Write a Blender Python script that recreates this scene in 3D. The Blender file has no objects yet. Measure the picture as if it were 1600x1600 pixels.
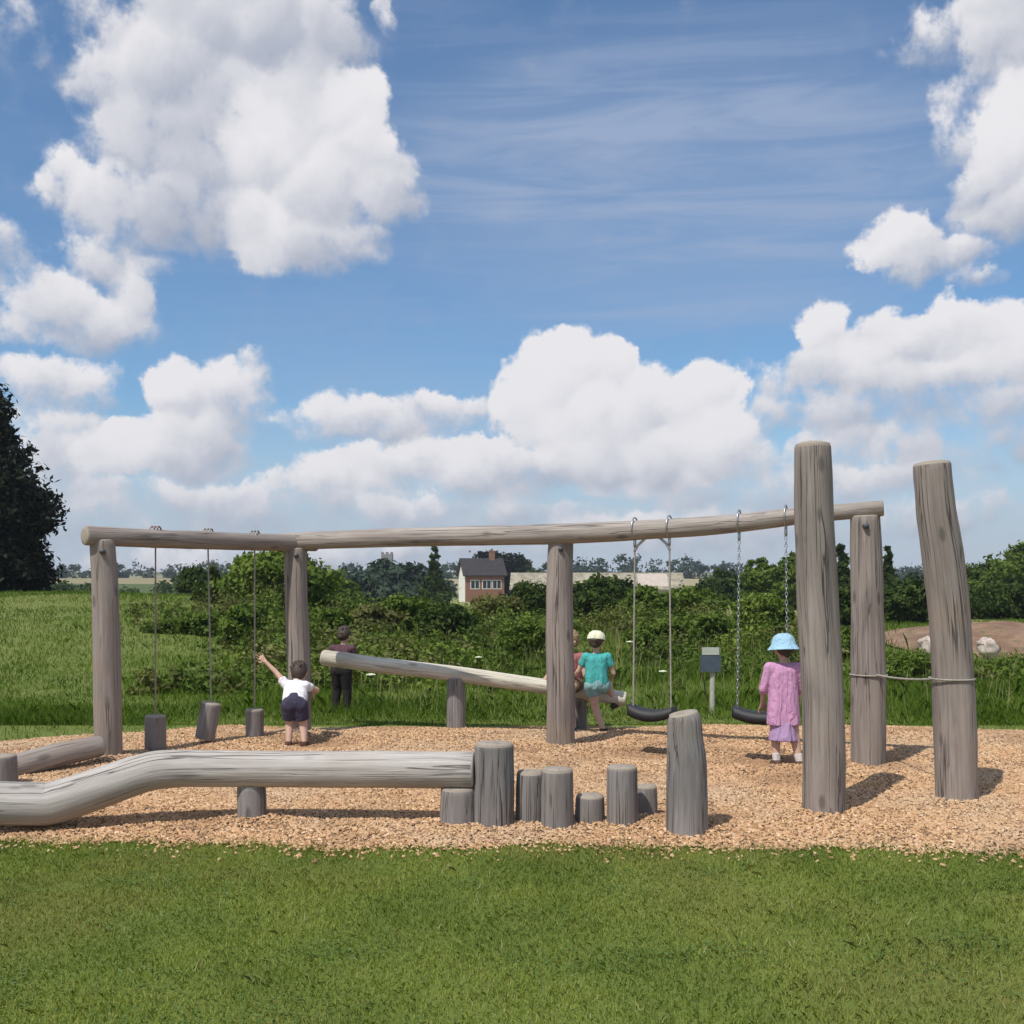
import bpy, bmesh, math, random
import numpy as np
from mathutils import Vector, Matrix, noise as mnoise
from mathutils.bvhtree import BVHTree

C = bpy.context.scene.collection
SC = bpy.context.scene
F = 1715.0 / 1600.0          # focal length in picture widths
EYE = 1.6
def at(px, py, Y):           # a point seen at (px,py) of the 1600 px photograph, Y metres away
    return Vector(((px-800)/1715*Y, Y, EYE-(py-905)/1715*Y))
def ground(px, py):          # the flat-ground point under that picture position
    Y = EYE*1715/(py-905)
    return Vector(((px-800)/1715*Y, Y, 0.0))

# ------------------------------------------------------------ camera
cam = bpy.data.cameras.new('camera'); cam_o = bpy.data.objects.new('camera', cam); C.objects.link(cam_o)
cam_o.location = (0, 0, EYE); cam_o.rotation_euler = (math.radians(90), 0, 0)
cam.sensor_width = 36; cam.lens = 36*F; cam.shift_y = 105/1600
cam.clip_start = 0.05; cam.clip_end = 6000
SC.camera = cam_o
SC.view_settings.view_transform = 'Standard'; SC.view_settings.look = 'None'
SC.view_settings.exposure = 0.0; SC.view_settings.gamma = 1.0
SC.view_settings.use_curve_mapping = False
try:
    SC.cycles.use_denoising = True
    SC.cycles.max_bounces = 6
    SC.cycles.transparent_max_bounces = 6
except Exception: pass

# ------------------------------------------------------------ node helper
class NT:
    def __init__(s, tree): s.t = tree; s.n = tree.nodes; s.l = tree.links
    def new(s, kind, **kw):
        nd = s.n.new(kind)
        for k, v in kw.items(): setattr(nd, k, v)
        return nd
    def put(s, sock, v):
        if isinstance(v, bpy.types.NodeSocket): s.l.new(v, sock)
        elif v is not None:
            if isinstance(v, (tuple, list)) and len(v) == 3 and sock.type == 'RGBA': v = (*v, 1)
            sock.default_value = v
    def m(s, op, a, b=None, c=None, clamp=False):
        nd = s.new('ShaderNodeMath', operation=op, use_clamp=clamp)
        s.put(nd.inputs[0], a)
        if b is not None: s.put(nd.inputs[1], b)
        if c is not None: s.put(nd.inputs[2], c)
        return nd.outputs[0]
    def vm(s, op, a, b=None):
        nd = s.new('ShaderNodeVectorMath', operation=op)
        s.put(nd.inputs[0], a)
        if b is not None: s.put(nd.inputs[1], b)
        return nd.outputs['Value'] if op in ('LENGTH','DOT_PRODUCT','DISTANCE') else nd.outputs[0]
    def mr(s, v, a, b, c=0.0, d=1.0, smooth=True):
        nd = s.new('ShaderNodeMapRange'); nd.interpolation_type = 'SMOOTHSTEP' if smooth else 'LINEAR'
        s.put(nd.inputs[0], v)
        for i, x in enumerate((a, b, c, d)): s.put(nd.inputs[1+i], x)
        return nd.outputs[0]
    def mix(s, f, a, b, kind='MIX'):
        nd = s.new('ShaderNodeMix', data_type='RGBA', blend_type=kind)
        s.put(nd.inputs[0], f); s.put(nd.inputs[6], a); s.put(nd.inputs[7], b)
        return nd.outputs[2]
    def noise(s, vec, scale, detail=4, rough=0.55, dist=0.0, out='Fac', dim='3D'):
        nd = s.new('ShaderNodeTexNoise', noise_dimensions=dim)
        s.put(nd.inputs['Vector'], vec); s.put(nd.inputs['Scale'], scale)
        nd.inputs['Detail'].default_value = detail; nd.inputs['Roughness'].default_value = rough
        nd.inputs['Distortion'].default_value = dist
        return nd.outputs[out]
    def voro(s, vec, scale, smooth=True, out='Distance', dim='3D'):
        nd = s.new('ShaderNodeTexVoronoi', voronoi_dimensions=dim); nd.feature = 'SMOOTH_F1' if smooth else 'F1'
        s.put(nd.inputs['Vector'], vec); s.put(nd.inputs['Scale'], scale)
        return nd.outputs[out]
    def mapping(s, vec, loc=(0,0,0), rot=(0,0,0), scale=(1,1,1)):
        nd = s.new('ShaderNodeMapping'); s.put(nd.inputs[0], vec)
        nd.inputs[1].default_value = loc; nd.inputs[2].default_value = rot; nd.inputs[3].default_value = scale
        return nd.outputs[0]
    def comb(s, x, y, z):
        nd = s.new('ShaderNodeCombineXYZ')
        for i, v in enumerate((x, y, z)): s.put(nd.inputs[i], v)
        return nd.outputs[0]
    def sep(s, v):
        nd = s.new('ShaderNodeSeparateXYZ'); s.put(nd.inputs[0], v); return nd.outputs

# ------------------------------------------------------------ sun and sky
SUN_EL = math.radians(57); SUN_AZ = math.radians(-143)      # azimuth from +Y towards +X: the sun stands high, behind and to the left
sdir = Vector((math.sin(SUN_AZ)*math.cos(SUN_EL), math.cos(SUN_AZ)*math.cos(SUN_EL), math.sin(SUN_EL)))
sl = bpy.data.lights.new('sun', 'SUN'); sl.energy = 3.9; sl.angle = math.radians(0.6); sl.color = (1.0, 0.955, 0.88)
so = bpy.data.objects.new('sun', sl); C.objects.link(so)
so.rotation_euler = (-sdir).to_track_quat('-Z', 'Y').to_euler(); so.location = (-20, -15, 40)

def ae(px, py):              # picture position -> azimuth, elevation of that piece of sky
    a = math.atan((px-800)/1715); return a, math.atan((905-py)/1715*math.cos(a))
# cumulus heaps, each an ellipse of sky: centre and half size (in pixels of the photograph), weight
HEAPS = [
 (400,30,150,130,1,.56),(270,130,110,80,.9,.58),(450,60,95,90,1,.54),(455,190,100,75,1,1.02),(540,190,55,60,1,.98),(390,230,55,60,1,.95),(455,310,95,70,.95,.72),(580,280,70,58,.85,.72),(410,355,60,50,.9,.98),(500,370,90,40,.8,.6),
 (250,235,95,70,.7,.6),(300,320,90,70,.8,.46),(120,300,60,45,.62,.78),(60,470,80,40,.45,.66),(180,400,75,60,.62,.6),(110,505,105,46,.72,.66),(205,470,42,48,.75,.8),(190,330,60,50,.6,.6),(60,60,150,40,.30,.5),(180,40,80,40,.3,.5),
 (50,600,80,34,.6,.75),(165,605,50,34,.45,.7),(60,680,80,60,.5,.6),(290,615,55,42,.85,.86),(365,640,55,60,.6,.72),(415,585,28,40,.45,.7),(175,705,60,38,.95,.98),(300,700,90,44,.85,.66),
 (868,580,60,52,1.05,1.12),(935,570,40,42,.95,1.05),(835,640,50,55,.9,.98),(900,655,90,58,1,.9),(985,640,65,60,1,.88),(1095,635,55,50,1.05,1.05),(1110,700,50,55,1,1.0),(1000,715,150,55,.95,.78),(890,720,70,40,.9,.9),
 (720,725,95,38,.85,.92),(620,665,150,36,.6,.66),(690,640,80,26,.6,.75),(570,740,90,36,.75,.86),(450,765,80,28,.6,.75),(800,745,130,36,.7,.6),
 (1305,535,38,52,.85,.9),(1340,590,60,44,.8,.72),(1420,545,80,46,.75,.76),(1500,520,66,42,.9,.84),(1590,550,60,56,.85,.9),(1460,595,110,30,.75,.84),(1240,595,90,34,.5,.58),(1420,645,240,50,.6,.52),(1380,700,90,26,.6,.62),(1400,730,260,44,.5,.62),
 (1580,30,60,80,.8,.7),(1470,60,60,40,.35,.55),(1510,190,50,55,.5,.64),(1590,230,70,70,1,.88),(1575,310,75,50,.9,.6),(1400,375,60,40,.75,.84),(1465,405,70,30,.65,.64),(1540,438,55,15,.5,.6),
 (615,20,22,38,.5,.7),(0,400,45,45,.4,.6),(1350,745,110,22,.55,.85),(60,820,200,50,.4,.6),(1560,690,100,60,.45,.5),(20,760,120,90,.5,.62),(550,860,300,26,.45,.62),
 (300,790,260,40,.55,.62),(700,800,260,34,.5,.6),(1180,770,160,50,.5,.5),(1080,830,220,34,.55,.7),(300,880,140,30,.5,.7),(1450,800,160,34,.4,.6),
]
w = bpy.data.worlds.new('World'); SC.world = w; w.use_nodes = True
def build_world():
    t = w.node_tree; t.nodes.clear(); N = NT(t)
    out = N.new('ShaderNodeOutputWorld'); bg = N.new('ShaderNodeBackground')
    sky = N.new('ShaderNodeTexSky'); sky.sky_type = 'NISHITA'; sky.sun_disc = False
    sky.sun_elevation = SUN_EL; sky.sun_rotation = SUN_AZ; sky.air_density = 1.0; sky.dust_density = 0.6; sky.ozone_density = 1.5
    tc = N.new('ShaderNodeTexCoord'); d = tc.outputs['Generated']
    x, y, z = N.sep(d)
    az = N.m('ARCTAN2', x, y); el = N.m('ARCSINE', z)
    p = N.comb(az, el, 0)
    # billow the outline: push the lookup point about
    w1 = N.vm('SUBTRACT', N.noise(p, 7, 2, .6, out='Color', dim='2D'), (.5,.5,.5))
    w2 = N.vm('SUBTRACT', N.noise(p, 26, 4, .62, out='Color', dim='2D'), (.5,.5,.5))
    q = N.vm('ADD', p, N.vm('ADD', N.vm('MULTIPLY', w1, (.055,.036,0)), N.vm('MULTIPLY', w2, (.030,.026,0))))
    acc = None; sw = None; sb = None
    for heap in HEAPS:
        cx, cy, rx, ry, wt = heap[:5]; br = heap[5] if len(heap) > 5 else .85
        a, e = ae(cx, cy)
        dv = N.vm('MULTIPLY', N.vm('SUBTRACT', q, (a, e, 0)), (1715/(rx*1.22), 1715/(ry*1.22), 0))
        v = N.mr(N.vm('DOT_PRODUCT', dv, dv), 0.0, 1.55, wt, 0.0)
        acc = v if acc is None else N.m('SMOOTH_MAX', acc, v, .16)
        # every heap is bright towards the sun (up and left) and dull at its base
        lit = N.m('ADD', N.vm('DOT_PRODUCT', dv, (-.16, .46, 0)), br)
        wv = N.m('MULTIPLY', v, N.m('MULTIPLY', v, v))
        sw = wv if sw is None else N.m('ADD', sw, wv)
        sb = N.m('MULTIPLY', wv, lit) if sb is None else N.m('MULTIPLY_ADD', wv, lit, sb)
    away = N.mr(N.m('ABSOLUTE', az), .46, .62); high = N.mr(el, .55, .7)
    g = N.noise(p, 2.1, 3, .5, dim='2D')
    gen = N.m('MULTIPLY', N.mr(g, .42, .66), N.m('MAXIMUM', away, high))
    acc = N.m('MAXIMUM', acc, gen)
    heapb = N.m('DIVIDE', N.m('ADD', sb, N.m('MULTIPLY', gen, .5)), N.m('ADD', N.m('ADD', sw, N.m('MULTIPLY', gen, .7)), .0005))
    # cauliflower detail
    vn = N.new('ShaderNodeTexVoronoi', voronoi_dimensions='2D'); vn.feature = 'SMOOTH_F1'; N.put(vn.inputs['Vector'], q); vn.inputs['Scale'].default_value = 21
    vn.inputs['Smoothness'].default_value = .6
    lump = N.vm('DOT_PRODUCT', N.vm('SUBTRACT', q, vn.outputs['Position']), (-4.0, 10.0, 0))
    b2 = N.voro(q, 50, False, dim='2D'); f = N.noise(p, 34, 6, .62, dim='2D')
    det = N.m('ADD', N.m('MULTIPLY', N.m('SUBTRACT', .42, vn.outputs['Distance']), .42), N.m('MULTIPLY', N.m('SUBTRACT', .4, b2), .16))
    det = N.m('ADD', det, N.m('MULTIPLY', N.m('SUBTRACT', f, .5), .85))
    D0 = N.m('ADD', acc, N.m('MULTIPLY', det, N.mr(acc, 0, .3, .25, 1)))
    lum = N.m('ADD', heapb, N.m('ADD', N.m('MULTIPLY', lump, .62), N.m('MULTIPLY', N.m('SUBTRACT', f, .5), .30)))
    lum = N.mr(lum, .12, 1.12)
    alpha = N.mr(D0, .12, N.m('SUBTRACT', .92, N.m('MULTIPLY', lum, .46)))
    lit = N.mix(lum, CL_SHADE, CL_LIT)
    low = N.mr(el, 0.0, .17, 1.0, 0.0)
    # streaky high cloud
    st = N.mapping(p, rot=(0,0,math.radians(-9)), scale=(1.6, 15, 1))
    cir = N.mr(N.noise(st, 2.2, 5, .6, .4, dim='2D'), .36, .72)
    ca, ce = ae(1040, 290)
    dd = N.vm('MULTIPLY', N.vm('SUBTRACT', p, (ca, ce, 0)), (1715/620., 1715/270., 0))
    cm = N.mr(N.vm('LENGTH', dd), .35, 1.15, 1, 0)
    cm = N.m('MAXIMUM', cm, N.m('MULTIPLY', .3, N.mr(N.noise(p, 1.4, 2, .5, dim='2D'), .45, .7)))
    cirr = N.m('MULTIPLY', N.m('ADD', N.m('MULTIPLY', cir, .45), .34), cm)
    base = N.vm('MULTIPLY', sky.outputs[0], SKY_TINT)
    col = N.mix(cirr, base, CL_THIN)
    col = N.mix(N.m('MULTIPLY', low, .85), col, CL_HORIZON)
    col = N.mix(alpha, col, lit)
    N.put(bg.inputs[0], col); bg.inputs[1].default_value = 0.1
    t.links.new(bg.outputs[0], out.inputs[0])
SKY_TINT = (.74, 1.04, 1.24)
CL_LIT = (8.4, 8.3, 8.55); CL_SHADE = (4.0, 4.4, 5.4); CL_THIN = (3.7, 4.5, 6.2); CL_HORIZON = (5.2, 5.75, 6.9)
build_world()
w.cycles.sampling_method='MANUAL'; w.cycles.sample_map_resolution=256

# ------------------------------------------------------------ mesh helpers
rng = np.random.default_rng(7)
R = random.Random(11)
def tag(o, label=None, cat=None, group=None, kind=None):
    if label: o['label'] = label
    if cat: o['category'] = cat
    if group: o['group'] = group
    if kind: o['kind'] = kind
    return o
def empty(name, loc, label=None, cat=None, group=None, rz=0):
    o = bpy.data.objects.new(name, None); C.objects.link(o); o.empty_display_size = .2
    o.location = loc; o.rotation_euler = (0, 0, rz)
    return tag(o, label, cat, group)
def link(name, me, mat=None, parent=None, smooth=True):
    o = bpy.data.objects.new(name, me); C.objects.link(o)
    if mat:
        for m_ in (mat if isinstance(mat, (list, tuple)) else [mat]): me.materials.append(m_)
    if parent: o.parent = parent
    if smooth: me.polygons.foreach_set('use_smooth', np.ones(len(me.polygons), dtype=bool))
    me.update(); return o
class MB:                    # collects geometry; coordinates are WORLD, written local to .o
    def __init__(s, origin=(0,0,0)):
        s.v = []; s.f = []; s.g = []; s.mi = []; s.o = Vector(origin)
    def addv(s, p, g=None):
        s.v.append(tuple(Vector(p)-s.o)); s.g.append(tuple(g) if g is not None else tuple(Vector(p)-s.o)); return len(s.v)-1
    def face(s, idx, mi=0): s.f.append(tuple(idx)); s.mi.append(mi)
    def box(s, c, size, rz=0.0, mi=0, M=None):
        cx, cy, cz = c; sx, sy, sz = (k/2 for k in size)
        ca, sa = math.cos(rz), math.sin(rz); b = []
        for dx, dy, dz in ((-1,-1,-1),(1,-1,-1),(1,1,-1),(-1,1,-1),(-1,-1,1),(1,-1,1),(1,1,1),(-1,1,1)):
            x, y = dx*sx, dy*sy
            b.append(s.addv((cx+ca*x-sa*y, cy+sa*x+ca*y, cz+dz*sz), (x, y, dz*sz)))
        for q in ((0,3,2,1),(4,5,6,7),(0,1,5,4),(1,2,6,5),(2,3,7,6),(3,0,4,7)): s.face([b[i] for i in q], mi)
    def tube(s, pts, radii, seg=10, wob=0.0, caps=True, capmi=0, flat=1.0, seed=0, round_=0.0, wscale=3.0, lobes=0.0):
        pts = [Vector(p) for p in pts]
        if not isinstance(radii, (list, tuple)): radii = [radii]*len(pts)
        n = len(pts); rings = []; L = 0; T0 = None; U = None
        for i, p in enumerate(pts):
            if i: L += (p-pts[i-1]).length
            t = (pts[min(i+1, n-1)]-pts[max(i-1, 0)]).normalized()
            if U is None:
                U = t.orthogonal().normalized() if abs(t.z) < .9 else Vector((1,0,0))
                if abs(t.z) < .9: U = t.cross(Vector((0,0,1))).normalized()
            U = (U - t*U.dot(t)).normalized(); V = t.cross(U)
            ring = []
            for k in range(seg):
                a = 2*math.pi*k/seg; ca, sa = math.cos(a), math.sin(a)
                r = radii[i]
                if wob:
                    q = Vector((ca*.8+seed, sa*.8, L*wscale))
                    r *= 1+wob*mnoise.noise(q)*1.2+wob*.5*mnoise.noise(q*3.1)
                if lobes: r *= 1+lobes*math.cos(5*a+seed)*mnoise.noise(Vector((L*1.5, seed, 1)))
                ring.append(s.addv(p+U*(ca*r)+V*(sa*r*flat), (ca*radii[i], sa*radii[i], L+seed*3.7)))
            rings.append(ring)
        for i in range(n-1):
            for k in range(seg):
                k2 = (k+1) % seg
                s.face((rings[i][k], rings[i][k2], rings[i+1][k2], rings[i+1][k]))
        if caps:
            for i, ring, sg in ((0, rings[0], -1), (n-1, rings[-1], 1)):
                t = ((pts[1]-pts[0]) if i == 0 else (pts[-1]-pts[-2])).normalized()
                base = [Vector(s.v[j])+s.o for j in ring]; c = sum(base, Vector())/seg
                prev = ring
                for fr, up in ((.93, .012+round_*.4), (.55, .014+round_*.8)):
                    nr = []
                    for k, b in enumerate(base):
                        q = c+(b-c)*fr+t*sg*up
                        a = 2*math.pi*k/seg
                        nr.append(s.addv(q, (math.cos(a)*radii[i]*fr, math.sin(a)*radii[i]*fr, seed)))
                    for k in range(seg):
                        k2 = (k+1) % seg
                        fc = (prev[k], prev[k2], nr[k2], nr[k]); s.face(fc if sg > 0 else fc[::-1], capmi)
                    prev = nr
                cc = s.addv(c+t*sg*(.014+round_), (0, 0, seed))
                for k in range(seg):
                    k2 = (k+1) % seg
                    fc = (prev[k], prev[k2], cc); s.face(fc if sg > 0 else fc[::-1], capmi)
    def ball(s, c, r, seg=12, rings=8, mi=0, jit=0, seed=0):
        c = Vector(c); r = Vector(r) if hasattr(r, '__len__') else Vector((r, r, r)); rows = []
        for i in range(1, rings):
            th = math.pi*i/rings; row = []
            for k in range(seg):
                a = 2*math.pi*k/seg; d = Vector((math.sin(th)*math.cos(a), math.sin(th)*math.sin(a), math.cos(th)))
                j = 1+jit*mnoise.noise(d*1.7+Vector((seed, 0, 0)))
                row.append(s.addv(c+Vector((d.x*r.x, d.y*r.y, d.z*r.z))*j))
            rows.append(row)
        tp = s.addv(c+Vector((0, 0, r.z))); bt = s.addv(c-Vector((0, 0, r.z)))
        for k in range(seg):
            k2 = (k+1) % seg
            s.face((tp, rows[0][k], rows[0][k2]), mi); s.face((bt, rows[-1][k2], rows[-1][k]), mi)
            for i in range(len(rows)-1): s.face((rows[i][k], rows[i+1][k], rows[i+1][k2], rows[i][k2]), mi)
    def build(s, name, mat=None, parent=None, smooth=True):
        me = bpy.data.meshes.new(name); me.from_pydata(s.v, [], s.f)
        at_ = me.attributes.new('grain', 'FLOAT_VECTOR', 'POINT')
        at_.data.foreach_set('vector', np.array(s.g, dtype=np.float32).ravel())
        o = link(name, me, mat, None, smooth)
        me.polygons.foreach_set('material_index', np.array(s.mi + [0]*(len(s.f)-len(s.mi)), dtype=np.int32))
        o.location = s.o
        if parent:
            o.parent = parent; o.location = s.o-Vector(parent.location)
        return o
    def face_sync(s): pass
def soup(name, verts, faces_n, mat, parent=None, loc=(0,0,0), smooth=False):
    """verts (N, k, 3): N loose polygons of k corners in one mesh"""
    N, k, _ = verts.shape
    me = bpy.data.meshes.new(name)
    me.vertices.add(N*k); me.vertices.foreach_set('co', verts.astype(np.float32).ravel())
    me.loops.add(N*k); me.loops.foreach_set('vertex_index', np.arange(N*k, dtype=np.int32))
    me.polygons.add(N); me.polygons.foreach_set('loop_start', np.arange(0, N*k, k, dtype=np.int32))
    me.polygons.foreach_set('loop_total', np.full(N, k, dtype=np.int32))
    me.update(calc_edges=True)
    o = link(name, me, mat, None, smooth); o.location = loc
    if parent: o.parent = parent
    return o

# ------------------------------------------------------------ materials
def mat_new(name):
    m = bpy.data.materials.new(name); m.use_nodes = True; t = m.node_tree; t.nodes.clear()
    N = NT(t); out = N.new('ShaderNodeOutputMaterial'); b = N.new('ShaderNodeBsdfPrincipled')
    t.links.new(b.outputs[0], out.inputs[0]); return m, N, b, out
def bump(N, b, h, strength=.5, dist=.01):
    bp = N.new('ShaderNodeBump'); N.put(bp.inputs['Height'], h); bp.inputs['Strength'].default_value = strength
    bp.inputs['Distance'].default_value = dist; N.l.new(bp.outputs[0], b.inputs['Normal'])
def simple(name, col, rough=.7, var=.12, scale=20, metal=0, bmp=.2):
    m, N, b, out = mat_new(name)
    tc = N.new('ShaderNodeTexCoord'); n = N.noise(tc.outputs['Object'], scale, 5, .6)
    c2 = tuple(min(1, c*(1+var*2)) for c in col); c1 = tuple(c*(1-var*2) for c in col)
    N.put(b.inputs['Base Color'], N.mix(N.mr(n, .3, .7), c1, c2)); b.inputs['Roughness'].default_value = rough
    b.inputs['Metallic'].default_value = metal
    if bmp: bump(N, b, n, bmp, .004)
    return m
def wood(name, c_dark, c_mid, c_light, crack=1.0, stain=0.3, rough=.85, tint=None):
    m, N, b, out = mat_new(name)
    g = N.new('ShaderNodeAttribute', attribute_name='grain').outputs['Vector']
    oi = N.new('ShaderNodeObjectInfo'); rnd = N.comb(N.m('MULTIPLY', oi.outputs['Random'], 17.0), 0, N.m('MULTIPLY', oi.outputs['Random'], 9.0))
    g = N.vm('ADD', g, rnd)
    fine = N.noise(N.mapping(g, scale=(42, 42, 1.6)), 1.0, 5, .65, .3)
    broad = N.noise(N.mapping(g, scale=(6, 6, 1.1)), 1.0, 4, .6, .5)
    patch = N.noise(g, 2.2, 3, .5)
    ck = N.noise(N.mapping(g, scale=(24, 24, .55)), 1.0, 3, .5, .6)
    ckm = N.m('MULTIPLY', N.mr(N.m('ABSOLUTE', N.m('SUBTRACT', ck, .5)), 0.0, .023, 1, 0), crack)
    ckm = N.m('MULTIPLY', ckm, N.mr(N.noise(N.mapping(g, scale=(9, 9, .9)), 1, 2), .42, .6))
    knot = N.voro(N.mapping(g, scale=(5.5, 5.5, 2.2)), 1.0, False)
    kn = N.mr(knot, .06, .17, .9, 0)
    col = N.mix(N.mr(fine, .28, .72), c_mid, c_light)
    col = N.mix(N.m('MULTIPLY', N.mr(broad, .40, .78), .55), col, c_dark)
    col = N.mix(N.m('MULTIPLY', N.mr(patch, .5, .72), stain), col, tint or (.30, .22, .15))
    col = N.mix(N.m('MULTIPLY', kn, .7), col, tuple(x*.55 for x in c_dark))
    col = N.mix(N.m('MULTIPLY', ckm, .8), col, tuple(x*.28 for x in c_dark))
    N.put(b.inputs['Base Color'], col); b.inputs['Roughness'].default_value = rough
    h = N.m('SUBTRACT', N.m('ADD', N.m('MULTIPLY', fine, .35), N.m('MULTIPLY', broad, .6)), N.m('MULTIPLY', ckm, 1.2))
    bump(N, b, h, .8, .012)
    return m
def end_grain(name, c1, c2):
    m, N, b, out = mat_new(name)
    g = N.new('ShaderNodeAttribute', attribute_name='grain').outputs['Vector']
    wob = N.vm('SUBTRACT', N.noise(g, 9, 3, out='Color'), (.5, .5, .5))
    s = N.sep(N.vm('ADD', g, N.vm('MULTIPLY', wob, (.02, .02, 0))))
    r = N.m('SQRT', N.m('ADD', N.m('POWER', s[0], 2.0), N.m('POWER', s[1], 2.0)))
    rings = N.m('SINE', N.m('MULTIPLY', r, 520))
    ang = N.m('ARCTAN2', s[1], s[0])
    rad = N.noise(N.comb(N.m('MULTIPLY', ang, 3.0), N.m('MULTIPLY', r, 1.5), s[2]), 2.2, 2)
    ck = N.mr(N.m('ABSOLUTE', N.m('SUBTRACT', rad, .5)), 0, .02, 1, 0)
    col = N.mix(N.mr(rings, -1, 1), c1, c2); col = N.mix(N.m('MULTIPLY', ck, .75), col, tuple(x*.25 for x in c1))
    col = N.mix(N.m('MULTIPLY', N.mr(N.noise(g, 14, 3), .45, .7), .5), col, tuple(x*.6 for x in c1))
    N.put(b.inputs['Base Color'], col); b.inputs['Roughness'].default_value = .9
    bump(N, b, N.m('SUBTRACT', rings, N.m('MULTIPLY', ck, 4)), .3, .004)
    return m
W_POST = wood('weathered_wood', (.12,.10,.088), (.225,.185,.162), (.345,.295,.26), 1.0, .32, tint=(.33,.235,.16))
W_LOG = wood('silvery_wood', (.23,.20,.175), (.38,.34,.31), (.55,.51,.47), .9, .22)
W_BEAM = wood('beam_wood', (.17,.14,.12), (.28,.24,.21), (.43,.38,.34), .8, .2)
W_STUMP = wood('stump_wood', (.105,.093,.088), (.19,.168,.16), (.29,.268,.255), 1.0, .35, tint=(.24,.17,.12))
W_SLOPE = wood('pale_wood', (.34,.30,.24), (.52,.48,.39), (.70,.66,.55), .6, .1)
END = end_grain('end_grain', (.30,.25,.20), (.44,.38,.31))
END_PALE = end_grain('pale_end_grain', (.48,.42,.36), (.62,.56,.49))

def leafy(name, cols, trans=.25, rough=.6, patch=.6, worn=None):
    m, N, b, out = mat_new(name)
    geo = N.new('ShaderNodeNewGeometry'); r = geo.outputs['Random Per Island']
    tc = N.new('ShaderNodeTexCoord')
    c = N.mix(N.mr(r, 0, .5, smooth=False), cols[0], cols[1]); c = N.mix(N.mr(r, .5, 1, smooth=False), c, cols[2])
    n = N.noise(tc.outputs['Object'], patch, 3, .5)
    c = N.mix(N.m('MULTIPLY', N.mr(n, .4, .62), .65), c, cols[3] if len(cols) > 3 else cols[0])
    if worn:
        wn = N.noise(N.vm('ADD', tc.outputs['Object'], (3, 9, 0)), .55, 5, .62)
        c = N.mix(N.m('MULTIPLY', N.mr(wn, .46, .66), .75), c, worn)
    N.put(b.inputs['Base Color'], c); b.inputs['Roughness'].default_value = rough; b.inputs['Specular IOR Level'].default_value = .12
    tr = N.new('ShaderNodeBsdfTranslucent'); N.put(tr.inputs[0], N.mix(1.0, c, (1.0, 1.12, .45), 'MULTIPLY'))
    ms = N.new('ShaderNodeMixShader'); ms.inputs[0].default_value = trans
    N.l.new(b.outputs[0], ms.inputs[1]); N.l.new(tr.outputs[0], ms.inputs[2]); N.l.new(ms.outputs[0], out.inputs[0])
    return m
BARK = wood('bark', (.06,.05,.04), (.11,.095,.08), (.17,.15,.13), 1.0, .2, tint=(.07,.09,.04))

# ------------------------------------------------------------ ground
def hgt(x, y):
    x = np.asarray(x, float); y = np.asarray(y, float)
    def ss(a, b, v):
        t = np.clip((v-a)/(b-a), 0, 1); return t*t*(3-2*t)
    h = 1.15*np.exp(-(((x+15)/13)**2+((y-36)/15)**2))*ss(13, 22, y)
    h = h + .35*np.exp(-(((x+22)/9)**2+((y-20)/7)**2))*ss(12.6, 16, y)
    h = h - 1.5*ss(45, 110, y)*(1-ss(-60, -20, -x-10)*.0)
    h = h + 3.2*ss(170, 330, y) + 9*ss(350, 1500, y)
    h = h + .06*np.sin(x*.7+1)*np.sin(y*.53)*ss(13, 18, y)+ .25*np.sin(x*.045+.6)*np.sin(y*.06)*ss(30, 60, y)
    return h
def near_edge(x): return 6.55-.05*x+.07*math.sin(x*1.3)+.05*math.sin(x*3.1+1)+.03*math.sin(x*7.3)+.02*math.sin(x*17.1+2)+.014*math.sin(x*31)
def far_edge(x):
    base = 11.9-.25*math.exp(-((x-1)/1.5)**2)+.15*math.sin(x*.9)+.06*math.sin(x*3.7)
    if x < -3.2: base -= (-(x+3.2))*.75
    if x > 4.5: base -= (x-4.5)*.35
    return base
XL, XR = -7.4, 9.5
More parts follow.
